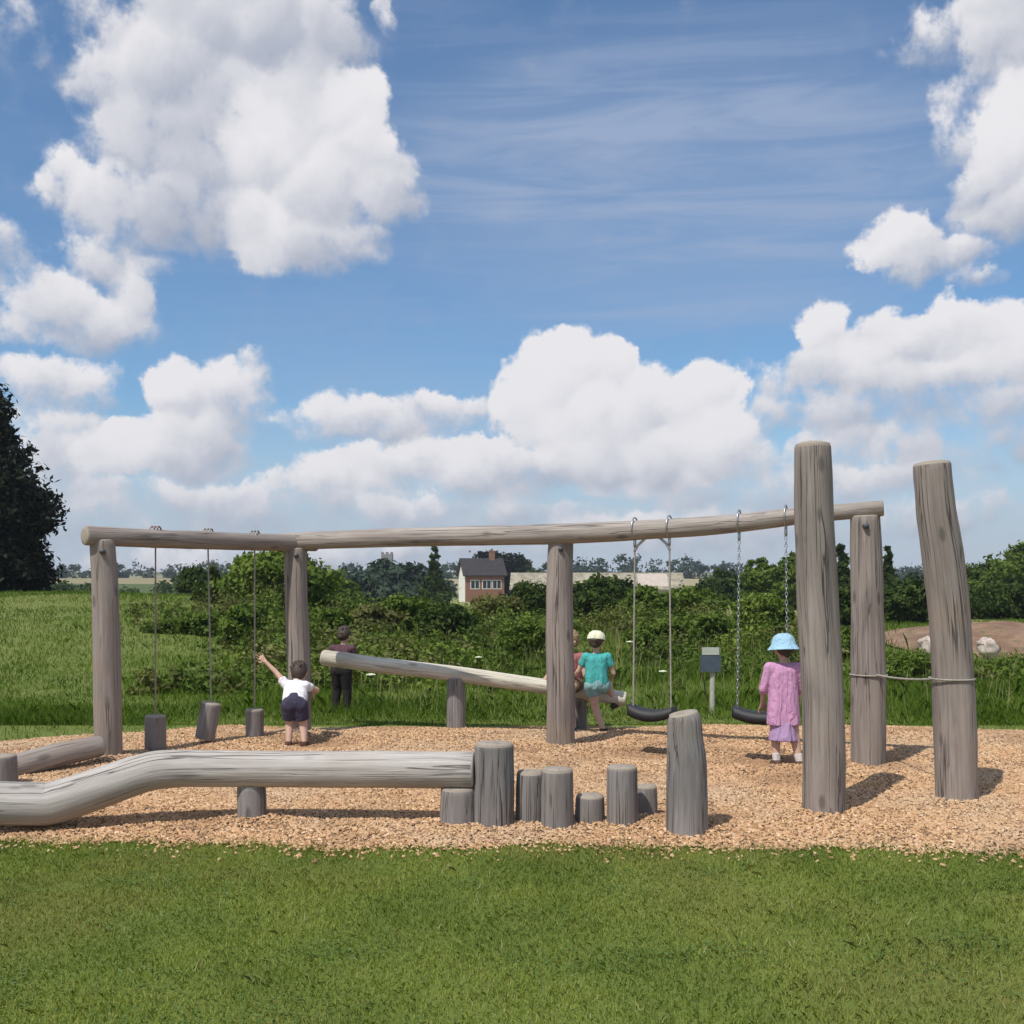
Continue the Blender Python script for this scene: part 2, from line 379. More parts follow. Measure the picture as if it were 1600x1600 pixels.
# one sheet, finer near the playground
def ground_sheet():
    xs = np.unique(np.concatenate([np.linspace(-3000, -200, 12), np.linspace(-200, -30, 30), np.arange(-30, 30.1, .75), np.linspace(30, 200, 30), np.linspace(200, 3000, 12)]))
    ys = np.unique(np.concatenate([np.linspace(-600, -10, 10), np.arange(-10, 60, .75), np.linspace(60, 400, 60), np.linspace(400, 4000, 24)]))
    X, Y = np.meshgrid(xs, ys); Z = hgt(X, Y)
    V = np.stack([X, Y, Z], -1).reshape(-1, 3); nx, ny = len(xs), len(ys)
    i = np.arange(ny-1)[:, None]*nx+np.arange(nx-1)[None, :]; i = i.ravel()
    Fc = np.stack([i, i+1, i+nx+1, i+nx], 1)
    me = bpy.data.meshes.new('ground'); me.from_pydata(V.tolist(), [], Fc.tolist())
    m, N, b, out = mat_new('grassland'); tc = N.new('ShaderNodeTexCoord'); o = tc.outputs['Object']
    n1 = N.noise(o, .12, 4, .6); n2 = N.noise(o, 2.5, 5, .65); n3 = N.noise(o, 40, 4, .6)
    s = N.sep(o)
    c = N.mix(N.mr(n1, .35, .65), (.135,.185,.036), (.19,.22,.06))
    c = N.mix(N.m('MULTIPLY', N.mr(n2, .45, .7), .6), c, (.10,.14,.03))
    c = N.mix(N.m('MULTIPLY', N.mr(n3, .4, .7), .5), c, (.13,.13,.055))
    c = N.mix(N.m('MULTIPLY', N.mr(s[1], 30, 46), .7), c, (.30,.31,.12))
    # far fields lie in blocks of dry and green crop
    fld = N.new('ShaderNodeTexVoronoi'); fld.feature = 'F1'; N.put(fld.inputs['Vector'], N.mapping(o, scale=(.006, .0045, 1))); fld.inputs['Scale'].default_value = 1.0
    fc = N.sep(fld.outputs['Color'])[0]
    fcol = N.mix(N.mr(fc, .3, .5), (.085,.12,.04), (.27,.235,.13))
    c = N.mix(N.mr(s[1], 150, 185), c, fcol)
    wheat = N.m('MULTIPLY', N.mr(s[1], 205, 209), N.mr(s[1], 325, 330, 1, 0)); wheat = N.m('MULTIPLY', wheat, N.m('MULTIPLY', N.mr(s[0], -22, -20), N.mr(s[0], 52, 55, 1, 0)))
    c = N.mix(wheat, c, N.mix(n1, (.30,.26,.15), (.38,.33,.20)))
    N.put(b.inputs['Base Color'], c); b.inputs['Roughness'].default_value = .95; b.inputs['Specular IOR Level'].default_value = .1
    bump(N, b, N.m('ADD', n2, n3), .6, .04)
    return tag(link('ground', me, m), 'grassland rolling away behind the playground', kind='structure')
ground_sheet()

# wood chip bed: a sheet a hair above the ground, gently mounded, and loose chips over it
def bed_rows():
    rows = []
    for x in np.arange(XL, XR+.01, .15):
        a, b = near_edge(x), far_edge(x)
        if b > a+.05: rows.append((x, a, b))
    return rows
FEET = [(-3.57,9.63),(-2.16,11.15),(.45,10.28),(2.97,9.15),(2.09,7.36),(3.15,7.77),(-1.68,7.12),(-.34,7.03),(-.11,6.95),(.11,6.98),(.28,6.95),(.5,7.0),(.7,6.97),(.86,7.15),(1.1,6.85),(-.59,11.68)]
SCUFF = [(1.27, 9.85), (2.13, 9.45), (-1.9, 10.5), (2.25, 8.55)]
def bed_z(x, y):
    a, b = near_edge(x), far_edge(x)
    t = min(1, max(0, min((y-a)/.5, (b-y)/.5)))
    pile = 0.0
    for fx, fy in FEET:
        d2 = (x-fx)**2+(y-fy)**2
        if d2 < .3: pile = max(pile, .034*math.exp(-d2/.05))
    for sx_, sy_ in SCUFF:
        d2 = (x-sx_)**2+(y-sy_)**2
        if d2 < 1.5: pile -= .022*math.exp(-d2/.16)-.012*math.exp(-(math.sqrt(d2)-.62)**2/.02)
    return .008+pile*t+.028*t+.016*t*(mnoise.noise(Vector((x*.9, y*.9, 0)))+.6*mnoise.noise(Vector((x*2.7, y*2.7, 3))))
def chip_bed():
    mb = MB(); rows = bed_rows(); K = 40; idx = []
    for x, a, b in rows:
        idx.append([mb.addv((x, a+(b-a)*k/K, bed_z(x, a+(b-a)*k/K))) for k in range(K+1)])
    for i in range(len(rows)-1):
        for k in range(K): mb.face((idx[i][k], idx[i+1][k], idx[i+1][k+1], idx[i][k+1]))
    m, N, b, out = mat_new('wood_chip_bed'); o = N.new('ShaderNodeTexCoord').outputs['Object']
    v = N.new('ShaderNodeTexVoronoi'); N.put(v.inputs['Vector'], N.mapping(o, scale=(1, 1.6, 1))); v.inputs['Scale'].default_value = 42
    r = N.sep(v.outputs['Color'])[0]
    c = N.mix(r, (.34,.20,.105), (.62,.43,.26)); c = N.mix(N.mr(v.outputs['Distance'], .35, .7), c, (.13,.07,.035))
    c = N.mix(N.m('MULTIPLY', N.mr(N.noise(o, .8, 4), .45, .7), .4), c, (.36,.24,.14))
    N.put(b.inputs['Base Color'], c); b.inputs['Roughness'].default_value = .95
    bump(N, b, N.m('SUBTRACT', 1.0, v.outputs['Distance']), 1.0, .02)
    tag(mb.build('wood_chip_ground', m), 'bed of tan wood chips under the play equipment', kind='structure')
chip_bed()
def boxes_soup(name, c, size, rot, mat, **kw):
    """c (N,3) centres, size (N,3), rot (N,3,3): joined 5-sided chips"""
    N = len(c)
    corner = np.array([(-1,-1,-1),(1,-1,-1),(1,1,-1),(-1,1,-1),(-1,-1,1),(1,-1,1),(1,1,1),(-1,1,1)], float)*.5
    P = corner[None]*size[:, None, :]; P[:, 4:, :2] *= .82
    P = np.einsum('nij,nkj->nki', rot, P)+c[:, None, :]
    q = np.array([(4,5,6,7),(0,1,5,4),(1,2,6,5),(2,3,7,6),(3,0,4,7)])
    Fc = (q[None]+np.arange(N)[:, None, None]*8).reshape(-1, 4)
    me = bpy.data.meshes.new(name); me.vertices.add(N*8); me.vertices.foreach_set('co', P.astype(np.float32).ravel())
    nf = len(Fc); me.loops.add(nf*4); me.loops.foreach_set('vertex_index', Fc.astype(np.int32).ravel())
    me.polygons.add(nf); me.polygons.foreach_set('loop_start', np.arange(0, nf*4, 4, dtype=np.int32)); me.polygons.foreach_set('loop_total', np.full(nf, 4, dtype=np.int32))
    me.update(calc_edges=True); return link(name, me, mat, smooth=False)
def chips():
    n = 190000; x = rng.uniform(XL, XR, n*2); y = rng.uniform(6.0, 12.4, n*2)
    keep = rng.random(n*2) < np.clip((10.5/(y))**2*.62, 0, 1)
    x, y = x[keep], y[keep]
    ok = np.array([near_edge(a)-.08-.34*R.random()**13+.06*abs(R.gauss(0, 1)) < b < far_edge(a)+.04 for a, b in zip(x, y)])
    x, y = x[ok], y[ok]
    z = np.array([bed_z(a, b) for a, b in zip(x, y)]); n = len(x)
    L = .010+.026*rng.random(n)**1.5; sz = np.stack([L, L*rng.uniform(.25, .6, n), rng.uniform(.004, .011, n)], 1)
    az = rng.uniform(0, 6.283, n); t1 = rng.normal(0, .32, n); t2 = rng.normal(0, .22, n)
    def rotm(a, ax):
        c, s = np.cos(a), np.sin(a); M = np.zeros((len(a), 3, 3))
        i, j = [(1,2),(2,0),(0,1)][ax]; M[:, ax, ax] = 1; M[:, i, i] = c; M[:, j, j] = c; M[:, i, j] = -s; M[:, j, i] = s; return M
    rot = rotm(az, 2) @ rotm(t1, 1) @ rotm(t2, 0)
    m, N, b, out = mat_new('wood_chip'); r = N.new('ShaderNodeNewGeometry').outputs['Random Per Island']
    o = N.new('ShaderNodeTexCoord').outputs['Object']
    cr = N.new('ShaderNodeValToRGB'); N.put(cr.inputs[0], r)
    e = cr.color_ramp.elements; e[0].color = (.18,.095,.045,1); e[1].color = (.78,.58,.38,1)
    for p_, c_ in ((.12,(.37,.205,.10,1)),(.4,(.53,.32,.16,1)),(.65,(.60,.395,.215,1)),(.85,(.58,.335,.19,1))):
        q = e.new(p_); q.color = c_
    c = N.mix(N.m('MULTIPLY', N.mr(N.noise(o, .7, 3), .45, .68), .4), cr.outputs[0], (.50,.40,.28))
    c = N.mix(N.m('MULTIPLY', N.mr(N.noise(N.vm('ADD', o, (7, 3, 1)), 1.3, 4, .6), .53, .64), .55), c, (.33,.19,.10))
    for hx, hy in SCUFF:
        dd = N.vm('LENGTH', N.vm('MULTIPLY', N.vm('SUBTRACT', o, (hx, hy, 0)), (1.6, 2.0, 0)))
        dd = N.m('ADD', dd, N.m('MULTIPLY', N.m('SUBTRACT', N.noise(o, 4, 4, .6), .5), .9))
        c = N.mix(N.mr(dd, .25, .85, .62, 0), c, (.30,.17,.09))
    N.put(b.inputs['Base Color'], c); b.inputs['Roughness'].default_value = .9
    tag(boxes_soup('loose_wood_chips', np.stack([x, y, z+.006], 1), sz, rot, m), 'loose tan wood chips strewn over the play area', kind='stuff')
chips()

# ------------------------------------------------------------ grass
def blades(name, x, y, z, h, wd, lean, mat, label):
    n = len(x); a = rng.uniform(0, 6.283, n); la = rng.uniform(0, 6.283, n)
    dx, dy = np.cos(a)*wd*.5, np.sin(a)*wd*.5; lx, ly = np.cos(la)*lean*h, np.sin(la)*lean*h
    V = np.zeros((n, 5, 3))
    V[:, 0] = np.stack([x-dx, y-dy, z], 1); V[:, 1] = np.stack([x+dx, y+dy, z], 1)
    V[:, 2] = np.stack([x+dx*.75+lx*.35, y+dy*.75+ly*.35, z+h*.6], 1)
    V[:, 3] = np.stack([x+lx, y+ly, z+h*(1-.25*lean)], 1)
    V[:, 4] = np.stack([x-dx*.75+lx*.35, y-dy*.75+ly*.35, z+h*.6], 1)
    return tag(soup(name, V, 5, mat), label, kind='stuff')
LAWN = leafy('lawn_grass', ((.21,.28,.044), (.28,.345,.062), (.42,.40,.14), (.14,.21,.036)), .35, .6, 1.3, (.34,.31,.10))
MEADOW = leafy('meadow_grass', ((.085,.160,.014), (.130,.215,.022), (.20,.25,.045), (.060,.115,.010)), .35, .6, .5)
def lawn():
    xs, ys = [], []
    for n, x0, x1, y0, y1 in ((230000, -3.3, 3.3, 3.3, 6.95), (36000, -7.5, -3.3, 3.3, 6.98), (40000, 3.3, 8, 3.3, 6.8), (16000, -5, 5, 1.6, 3.3)):
        xs.append(rng.uniform(x0, x1, n)); ys.append(rng.uniform(y0, y1, n))
    x = np.concatenate(xs); y = np.concatenate(ys)
    fr = np.array([near_edge(a) for a in x]); d = fr-y
    keep = (d > .02) | (rng.random(len(x)) < .30*np.clip(1+d/.28, 0, 1)**2)
    x, y, d = x[keep], y[keep], d[keep]; n = len(x)
    hn = np.array([mnoise.noise(Vector((a*2.2, b*2.2, 0))) for a, b in zip(x[::1], y[::1])])
    h = rng.uniform(.012, .030, n)*(1+.4*hn)*(1+.5*np.exp(-np.abs(d)/.12))
    blades('lawn_grass', x, y, np.zeros(n), h, rng.uniform(.0022, .0048, n), rng.uniform(.15, 1.1, n), LAWN, 'mown green lawn in the foreground')

lawn()
def litter():
    k = 900; x = rng.uniform(-5, 5, k); y = rng.uniform(3.4, 6.6, k)
    blades('dry_grass_clippings', x, y, np.full(k, .012), rng.uniform(.02, .05, k), rng.uniform(.003, .006, k), rng.uniform(.9, 1.6, k), STRAW, 'dry yellow grass clippings on the lawn')
    # clover and plantain leaves lying among the blades
    cx = rng.uniform(-5, 5, 90); cy = rng.uniform(3.4, 6.4, 90); who = rng.integers(0, 90, 9000)
    px = cx[who]+rng.normal(0, .13, 9000); py = np.minimum(cy[who]+rng.normal(0, .10, 9000), 6.4); pz = rng.uniform(.012, .032, 9000); a = rng.uniform(0, 6.28, 9000); s = rng.uniform(.004, .009, 9000)
    V = np.zeros((9000, 5, 3))
    for i in range(5): V[:, i] = np.stack([px+np.cos(a+i*1.257)*s, py+np.sin(a+i*1.257)*s, pz+rng.normal(0, .002, 9000)], 1)
    tag(soup('clover_patches', V, 5, CLOVER), 'small round clover leaves in patches on the lawn', kind='stuff')
CLOVER = leafy('clover', ((.075,.135,.03), (.11,.18,.045), (.15,.22,.07)), .25, .6, 1.0)
STRAW = leafy('straw_grass', ((.30,.27,.12), (.36,.33,.17), (.42,.36,.20), (.22,.24,.08)), .3, .6, .5)
litter()
def meadow():
    n = 230000; y = 12+28*rng.random(n)**1.7; x = rng.uniform(-1, 1, n)*(y*.62+1.0)
    fe = np.array([far_edge(a) for a in x]); keep = (y > fe+.03) & (y < 40)
    # beside the bed
    x, y, fe = x[keep], y[keep], fe[keep]; n = len(x)
    hn = np.array([mnoise.noise(Vector((a*.5, b*.5, 4))) for a, b in zip(x, y)])
    hn2 = np.array([mnoise.noise(Vector((a*1.9, b*1.9, 9))) for a, b in zip(x, y)])
    edge = np.clip((y-fe)/1.6, .16, 1)
    h = rng.uniform(.06, .20, n)*(1+.9*hn+.6*hn2)*edge*np.where(x < -3.2, .6, 1.0)
    h = np.clip(h, .03, .5)
    blades('meadow_grass', x, y, hgt(x, y)-.01, h, rng.uniform(.005, .010, n)*(y/14)**.8, rng.uniform(.1, .8, n), MEADOW, 'rough tall meadow grass behind the wood chip bed')
    # tall flowering stalks standing out of it
    k = 2600; ys = 12.6+16*rng.random(k); xs = rng.uniform(-.42, .46, k)*ys
    ok = (ys > np.array([far_edge(a) for a in xs])+.5) & (xs > -3); xs, ys = xs[ok], ys[ok]; k = len(xs)
    blades('grass_stalks', xs, ys, hgt(xs, ys), rng.uniform(.22, .55, k), np.full(k, .006)*(ys/14), rng.uniform(.05, .4, k), STRAW, 'tall straw coloured grass stalks standing in the meadow')
    # strip on both sides of the bed
    n = 26000; y = rng.uniform(6.3, 13.5, n); x = np.where(rng.random(n) < .5, rng.uniform(-12, -3.2, n), rng.uniform(4.5, 13, n))
    fe = np.array([far_edge(a) for a in x]); ne = np.array([near_edge(a) for a in x])
    keep = (y > fe) | (x < XL) | (x > XR); x, y = x[keep], y[keep]; n = len(x)
    blades('verge_grass', x, y, np.zeros(n), rng.uniform(.03, .09, n), rng.uniform(.004, .009, n), rng.uniform(.2, 1, n), MEADOW, 'short verge grass at the ends of the wood chip bed')
meadow()

# ------------------------------------------------------------ timber playground equipment
def smooth_path(ctrl, n):
    """Catmull-Rom through (point, radius) pairs"""
    P = [Vector(c[0]) for c in ctrl]; r = [c[1] for c in ctrl]; out = []; rad = []
    m = len(P)
    for i in range(n):
        t = i/(n-1)*(m-1); k = min(int(t), m-2); u = t-k
        p0, p1, p2, p3 = P[max(k-1,0)], P[k], P[k+1], P[min(k+2,m-1)]
        out.append(.5*((2*p1)+(p2-p0)*u+(2*p0-5*p1+4*p2-p3)*u*u+(3*p1-p0-3*p2+p3)*u**3))
        rad.append(r[k]*(1-u)+r[k+1]*u)
    return out, rad
def post_mesh(name, ctrl, mat, parent=None, seed=0, n=26, seg=36, wob=.05, origin=None, end=None, flat=1.0, lobes=.0, round_=.0):
    pts, rad = smooth_path(ctrl, n); mb = MB(origin if origin is not None else ctrl[0][0])
    mb.tube(pts, rad, seg, wob, True, 1, flat, seed, round_, 2.2, lobes)
    return mb.build(name, [mat, end or END], parent)
def fibre_rope(name, a, b, r, mat, parent, sag=0.0, n=16):
    a, b = Vector(a), Vector(b); mb = MB(a)
    L = (b-a).length
    pts = [a.lerp(b, i/n)-Vector((0, 0, sag*4*(i/n)*(1-i/n))) for i in range(n+1)]
    # three strands twisted round one another
    for s in range(3):
        m_ = max(n, int(L/.02)); q = []
        for i in range(m_+1):
            t = i/m_; base = a.lerp(b, t)-Vector((0, 0, sag*4*t*(1-t))); d = (b-a).normalized()
            u = d.orthogonal().normalized(); v = d.cross(u); an = t*L/.075*6.283+s*2.094
            q.append(base+(u*math.cos(an)+v*math.sin(an))*r*.5)
        mb.tube(q, r*.58, 6, caps=False)
    return mb.build(name, mat, parent)
ROPE = simple('rope_fibre', (.33,.31,.26), .9, .2, 120)
ROPE_RED = simple('faded_red_rope', (.34,.24,.22), .9, .2, 120)
STEEL = simple('galvanised_steel', (.46,.48,.50), .35, .1, 60, metal=.85)
STEEL_DARK = simple('dark_steel', (.10,.105,.12), .5, .1, 60, metal=.5)
RUBBER = simple('black_rubber', (.016,.016,.018), .6, .1, 60)

# --- the frame: four posts carrying two beams
FB = Vector((-3.57, 9.63, 0))
frame = empty('log_frame', FB, 'long grey timber frame of two round beams lying across four log posts', 'play frame')
def gpx(px, Y): return Vector(((px-800)/1715*Y, Y, 0))
def up(px, py, Y): return at(px, py, Y)
post_mesh('post', [(gpx(170,9.63)+Vector((0,0,-.2)),.122),(up(168,1100,9.63),.118),(up(165,950,9.63),.113),(up(160,846,9.63),.106)], W_POST, frame, 1)
post_mesh('post', [(gpx(468,11.15)+Vector((0,0,-.2)),.118),(up(467,1040,11.15),.122),(up(463,940,11.15),.115),(up(462,858,11.15),.112)], W_POST, frame, 2)
post_mesh('post', [(gpx(876,10.28)+Vector((0,0,-.2)),.135),(up(876,1080,10.28),.132),(up(874,950,10.28),.128),(up(876,843,10.28),.118)], W_POST, frame, 3)
post_mesh('post', [(gpx(1357,9.15)+Vector((0,0,-.2)),.142),(up(1357,1080,9.15),.14),(up(1355,930,9.15),.133),(up(1352,808,9.15),.12)], W_POST, frame, 4)
bl = post_mesh('beam', [(up(134,837,9.52),.084),(up(250,842,10.0),.083),(up(370,846,10.65),.086),(up(492,849,11.3),.082)], W_POST, frame, 5, 34)
br = post_mesh('beam', [(up(440,846,11.2),.086),(up(620,840,10.8),.092),(up(875,834,10.2),.096),(up(1100,822,9.65),.084),(up(1260,805,9.3),.070),(up(1378,794,9.08),.066)], W_BEAM, frame, 6, 46)
def beam_z(px):
    for a, b in (((134,835,9.52),(492,848,11.3)),((440,845,11.2),(875,832,10.2)),((875,832,10.2),(1100,820,9.65)),((1100,820,9.65),(1378,792,9.08))):
        if a[0] <= px <= b[0]:
            t = (px-a[0])/(b[0]-a[0]); Y = a[2]+(b[2]-a[2])*t; return at(px, a[1]+(b[1]-a[1])*t, Y)
# coach bolts where the beams sit on the posts
for px_, py_, Y_, r_ in ((160,862,9.63,.108),(463,868,11.15,.112),(876,858,10.28,.119),(1353,822,9.15,.122)):
    c_ = up(px_, py_, Y_-r_-.004); mb = MB(c_); mb.tube([c_+Vector((0,.02,0)), c_+Vector((0,-.006,0))], .024, 16); mb.tube([c_+Vector((0,0,0)), c_+Vector((0,-.020,0))], .013, 6)
    mb.build('bolt', STEEL_DARK, frame)
# --- log steps hanging on ropes from the left beam
def hang_step(px, top, bot, wpx, tilt, label, rope_mat, sd):
    b = beam_z(px); Y = b.y; e = empty('hanging_log_step', (b.x, Y, 0), label, 'log step', 'log steps hanging from the left beam')
    zt = EYE-(top-905)/1715*Y; zb = max(.05, EYE-(bot-905)/1715*Y); r = wpx/2/1715*Y
    c = Vector((b.x, Y, 0)); a0 = c+Vector((-tilt, 0, zb)); a1 = c+Vector((tilt, 0, zt))
    mb = MB(a0); pts = [a0.lerp(a1, i/10) for i in range(11)]
    mb.tube(pts, r, 24, .05, True, 1, 1, sd, .005); lg = mb.build('log', [W_STUMP, END], e)
    fibre_rope('rope', b+Vector((0, 0, -.075)), a1+Vector((0, 0, .0)), .0085, rope_mat, e)
    mb = MB(b)                                    # the lashing round the beam
    for k in range(3):
        ring = [b+Vector((.03*(k-1), math.cos(t)*.096, math.sin(t)*.096)) for t in [i*6.2832/20 for i in range(21)]]
        mb.tube(ring, .0085, 6, caps=False)
    mb.build('lashing', rope_mat, e)
    return e
hang_step(243, 1120, 1170, 32, .0, 'hanging log step nearest the leftmost post', ROPE_RED, 11)
hang_step(325, 1100, 1152, 30, .03, 'tilted hanging log step between its two neighbours', ROPE, 12)
hang_step(398, 1110, 1158, 28, .0, 'hanging log step beside the child in the white shirt', ROPE, 13)
# --- two swings on the right beam
def swing(pa, pb, seat_py, label, rmat, hangers):
    A, B = beam_z(pa), beam_z(pb); M = (A+B)/2; e = empty('swing', (M.x, M.y, 0), label, 'swing', 'swings hanging from the right beam')
    zs = EYE-(seat_py-905)/1715*M.y; d = (B-A); d.z = 0; w_ = d.length; d.normalize(); nrm = Vector((-d.y, d.x, 0))
    mb = MB(Vector((M.x, M.y, zs)))
    K = 18; rowa = []
    for i in range(K+1):
        t = i/K-.5; s_ = w_*.5+.05; zz = .05*(2*t)**2-.01
        half = .10*(1-.25*abs(2*t)**3)
        c0 = Vector((M.x, M.y, zs))+d*(t*2*s_)
        rowa.append([mb.addv(c0+nrm*half+Vector((0,0,zz+.05))), mb.addv(c0-nrm*half+Vector((0,0,zz+.05))), mb.addv(c0-nrm*(half+.008)+Vector((0,0,zz-.04))), mb.addv(c0+nrm*(half+.008)+Vector((0,0,zz-.04)))])
    for i in range(K):
        for k in range(4): mb.face((rowa[i][k], rowa[i+1][k], rowa[i+1][(k+1)%4], rowa[i][(k+1)%4]))
    mb.face(rowa[0]); mb.face(rowa[-1][::-1]); mb.build('seat', RUBBER, e)
    for p_, sgn in ((A, -1), (B, 1)):
        top = p_+Vector((0, 0, -.13)); bot = Vector((M.x, M.y, zs+.045))+d*sgn*(w_*.5+.015)
        if rmat is ROPE: fibre_rope('rope', top, bot, .009, rmat, e)
        else:
            mb = MB(top); L = (bot-top).length; n = int(L/.034); dd = (bot-top)/n
            for i in range(n):       # steel chain, link by link
                c0 = top+dd*(i+.5); ax = d if i % 2 else nrm; zz = dd.normalized(); ring = []
                for q in range(9):
                    an = q*6.2832/8; ring.append(c0+ax*math.cos(an)*.010+zz*math.sin(an)*.022)
                mb.tube(ring, .0034, 5, caps=False)
            mb.build('chain', rmat, e)
        hb = MB(p_)                  # steel bracket clasping the beam
        ring = [p_+d*0+nrm*math.cos(t)*.098+Vector((0,0,math.sin(t)*.098)) for t in [i*6.2832/24 for i in range(25)]]
        hb.tube(ring, .007, 6, caps=False)
        hb.tube([p_+Vector((0,0,-.11)), p_+Vector((0,0,-.15))], .014, 8)
        if hangers: hb.tube([p_-d*sgn*.10+Vector((0,0,-.09)), p_-d*sgn*.03+Vector((0,0,-.15)), p_+Vector((0,0,-.20))], .012, 8)
        hb.build('bracket', STEEL, e)
    return e
swing(992, 1046, 1117, 'swing with a black rubber seat on pale ropes, nearer the middle post', ROPE, True)
swing(1155, 1228, 1121, 'swing with a black seat on steel chains behind the child in pink', STEEL, False)

# --- two tall free posts in front on the right, with a rope from the second to the frame
t1 = empty('tall_post', gpx(1287, 7.36), 'tallest grey log post, standing upright beside the child in pink', 'log post')
post_mesh('trunk', [(gpx(1288,7.36)+Vector((0,0,-.2)),.142),(up(1288,1200,7.36),.140),(up(1284,1050,7.36),.138),(up(1276,900,7.36),.134),(up(1272,790,7.36),.128),(up(1270,699,7.36),.122)], W_POST, t1, 21, 34, round_=.03)
t2 = empty('leaning_post', gpx(1494, 7.77), 'tall grey log post leaning left at the right edge of the play area', 'log post')
post_mesh('trunk', [(gpx(1496,7.77)+Vector((0,0,-.2)),.148),(up(1492,1150,7.77),.145),(up(1486,1000,7.77),.14),(up(1475,880,7.77),.14),(up(1463,800,7.77),.135),(up(1457,727,7.77),.128)], W_POST, t2, 22, 34, round_=.02)
rp = empty('handrail_rope', up(1358, 1056, 9.15), 'thin pale rope strung between the leaning post and the frame post behind', 'rope')
fibre_rope('rope', up(1368,1054,9.05), up(1470,1060,7.85), .009, ROPE, rp, .02)
for c_, r_ in ((up(1357,1054,9.15), .148), (up(1487,1060,7.77), .151)):
    mb = MB(c_)
    for k in range(1, 2): mb.tube([c_+Vector((math.cos(t)*r_, math.sin(t)*r_,   .015*(k-1))) for t in [i*6.2832/28 for i in range(29)]], .007, 6, caps=False)
    mb.build('knot', ROPE, rp)

# --- the sloping balance log with its forked prop
sb = empty('sloping_log', gpx(713, 11.68), 'pale sloping balance log resting on a short round prop', 'balance log')
post_mesh('log', [(up(506,1028,11.95),.088),(up(600,1040,11.8),.084),(up(713,1053,11.68),.082),(up(860,1074,11.58),.08),(up(976,1092,11.5),.075)], W_SLOPE, sb, 31, 30, 24, end=END_PALE)
post_mesh('prop', [(gpx(713,11.68)+Vector((0,0,-.15)),.102),(gpx(713,11.68)+Vector((0,0,.28)),.10),(gpx(713,11.68)+Vector((0,0,.545)),.095)], W_STUMP, sb, 32, 10)
post_mesh('prop', [(gpx(905,11.56)+Vector((0,0,-.15)),.085),(gpx(905,11.56)+Vector((0,0,.15)),.085),(gpx(905,11.56)+Vector((0,0,.33)),.08)], W_STUMP, sb, 33, 8)

# --- the big low log in front on its props
fl = empty('low_balance_log', gpx(500, 7.1), 'long smooth silvery log curving down to the ground at its left end', 'balance log')
post_mesh('log', [(up(-190,1240,6.75),.138),(up(-60,1253,6.85),.138),(up(50,1256,6.93),.137),(up(88,1253,6.96),.134),(up(165,1228,7.0),.130),(up(232,1206,7.05),.125),(up(280,1201,7.08),.120),(up(340,1201,7.1),.117),(up(520,1202,7.1),.117),(up(738,1203,7.05),.118)], W_LOG, fl, 41, 64, 40, .03, end=END_PALE)
post_mesh('prop', [(gpx(394,7.12)+Vector((0,0,-.1)),.098),(gpx(394,7.12)+Vector((0,0,.12)),.096),(gpx(393,7.12)+Vector((0,0,.26)),.09)], W_STUMP, fl, 42, 8)
post_mesh('prop', [(gpx(716,7.03)+Vector((0,0,-.1)),.125),(gpx(716,7.03)+Vector((0,0,.12)),.12),(gpx(716,7.03)+Vector((0,0,.255)),.112)], W_STUMP, fl, 43, 8)
# --- log lying further back at the left, with the dark stump beside it
bk = empty('lying_log', gpx(60, 8.95), 'grey log rising gently from the left edge towards the leftmost post', 'log')
post_mesh('log', [(up(-210,1244,8.3),.108),(up(-80,1222,8.55),.108),(up(20,1199,8.8),.106),(up(90,1180,9.05),.098),(up(155,1166,9.35),.088)], W_BEAM, bk, 45, 34, 32, .04)
st = empty('stump', gpx(2, 8.35), 'small dark stump at the left edge in front of the lying log', 'stump')
post_mesh('stump_body', [(gpx(2,8.35)+Vector((0,0,-.1)),.125),(gpx(2,8.35)+Vector((0,0,.1)),.118),(gpx(2,8.35)+Vector((0,0,.25)),.108)], W_STUMP, st, 46, 8)

# --- row of stepping stumps
def stump(px, foot, top, wpx, label, sd, topr=.94, ctrl=None):
    p = ground(px, foot-4); Y = p.y; r = wpx/2/1715*Y; zt = EYE-(top-905)/1715*(Y-r*.2)
    e = empty('stepping_stump', p, label, 'stump', 'stepping stumps in a row')
    c = ctrl(p, r, zt) if ctrl else [(p+Vector((0,0,-.1)), r*1.03), (p+Vector((0,0,zt*.5)), r), (p+Vector((0,0,zt-.014)), r*topr)]
    post_mesh('stump_body', c, W_STUMP, e, sd, 16, 32, .05, round_=.008); return e
stump(772, 1300, 1162, 64, 'tall stepping stump standing against the end of the low log', 51)
stump(829, 1296, 1206, 46, 'stepping stump wedged between the tall one and the banded one', 52)
stump(871, 1302, 1202, 52, 'stepping stump third from the end of the low log', 53)
stump(922, 1297, 1243, 48, 'lowest stepping stump, sunk in the dip of the row', 54)
stump(972, 1300, 1198, 50, 'stepping stump just right of the lowest one', 55)
stump(1010, 1288, 1228, 34, 'thin short stepping stump behind the row, before the carved one', 56)
stump(1073, 1310, 1114, 66, 'tallest stepping stump with a narrower carved top, rightmost of the row', 57,
      ctrl=lambda p, r, zt: [(p+Vector((0,0,-.1)), r*1.02), (p+Vector((0,0,zt*.30)), r*.98), (p+Vector((0,0,zt*.60)), r*.93), (p+Vector((-.01,0,zt*.78)), r*.84), (p+Vector((-.015,0,zt-.05)), r*.80), (p+Vector((-.02,0,zt-.014)), r*.70)])

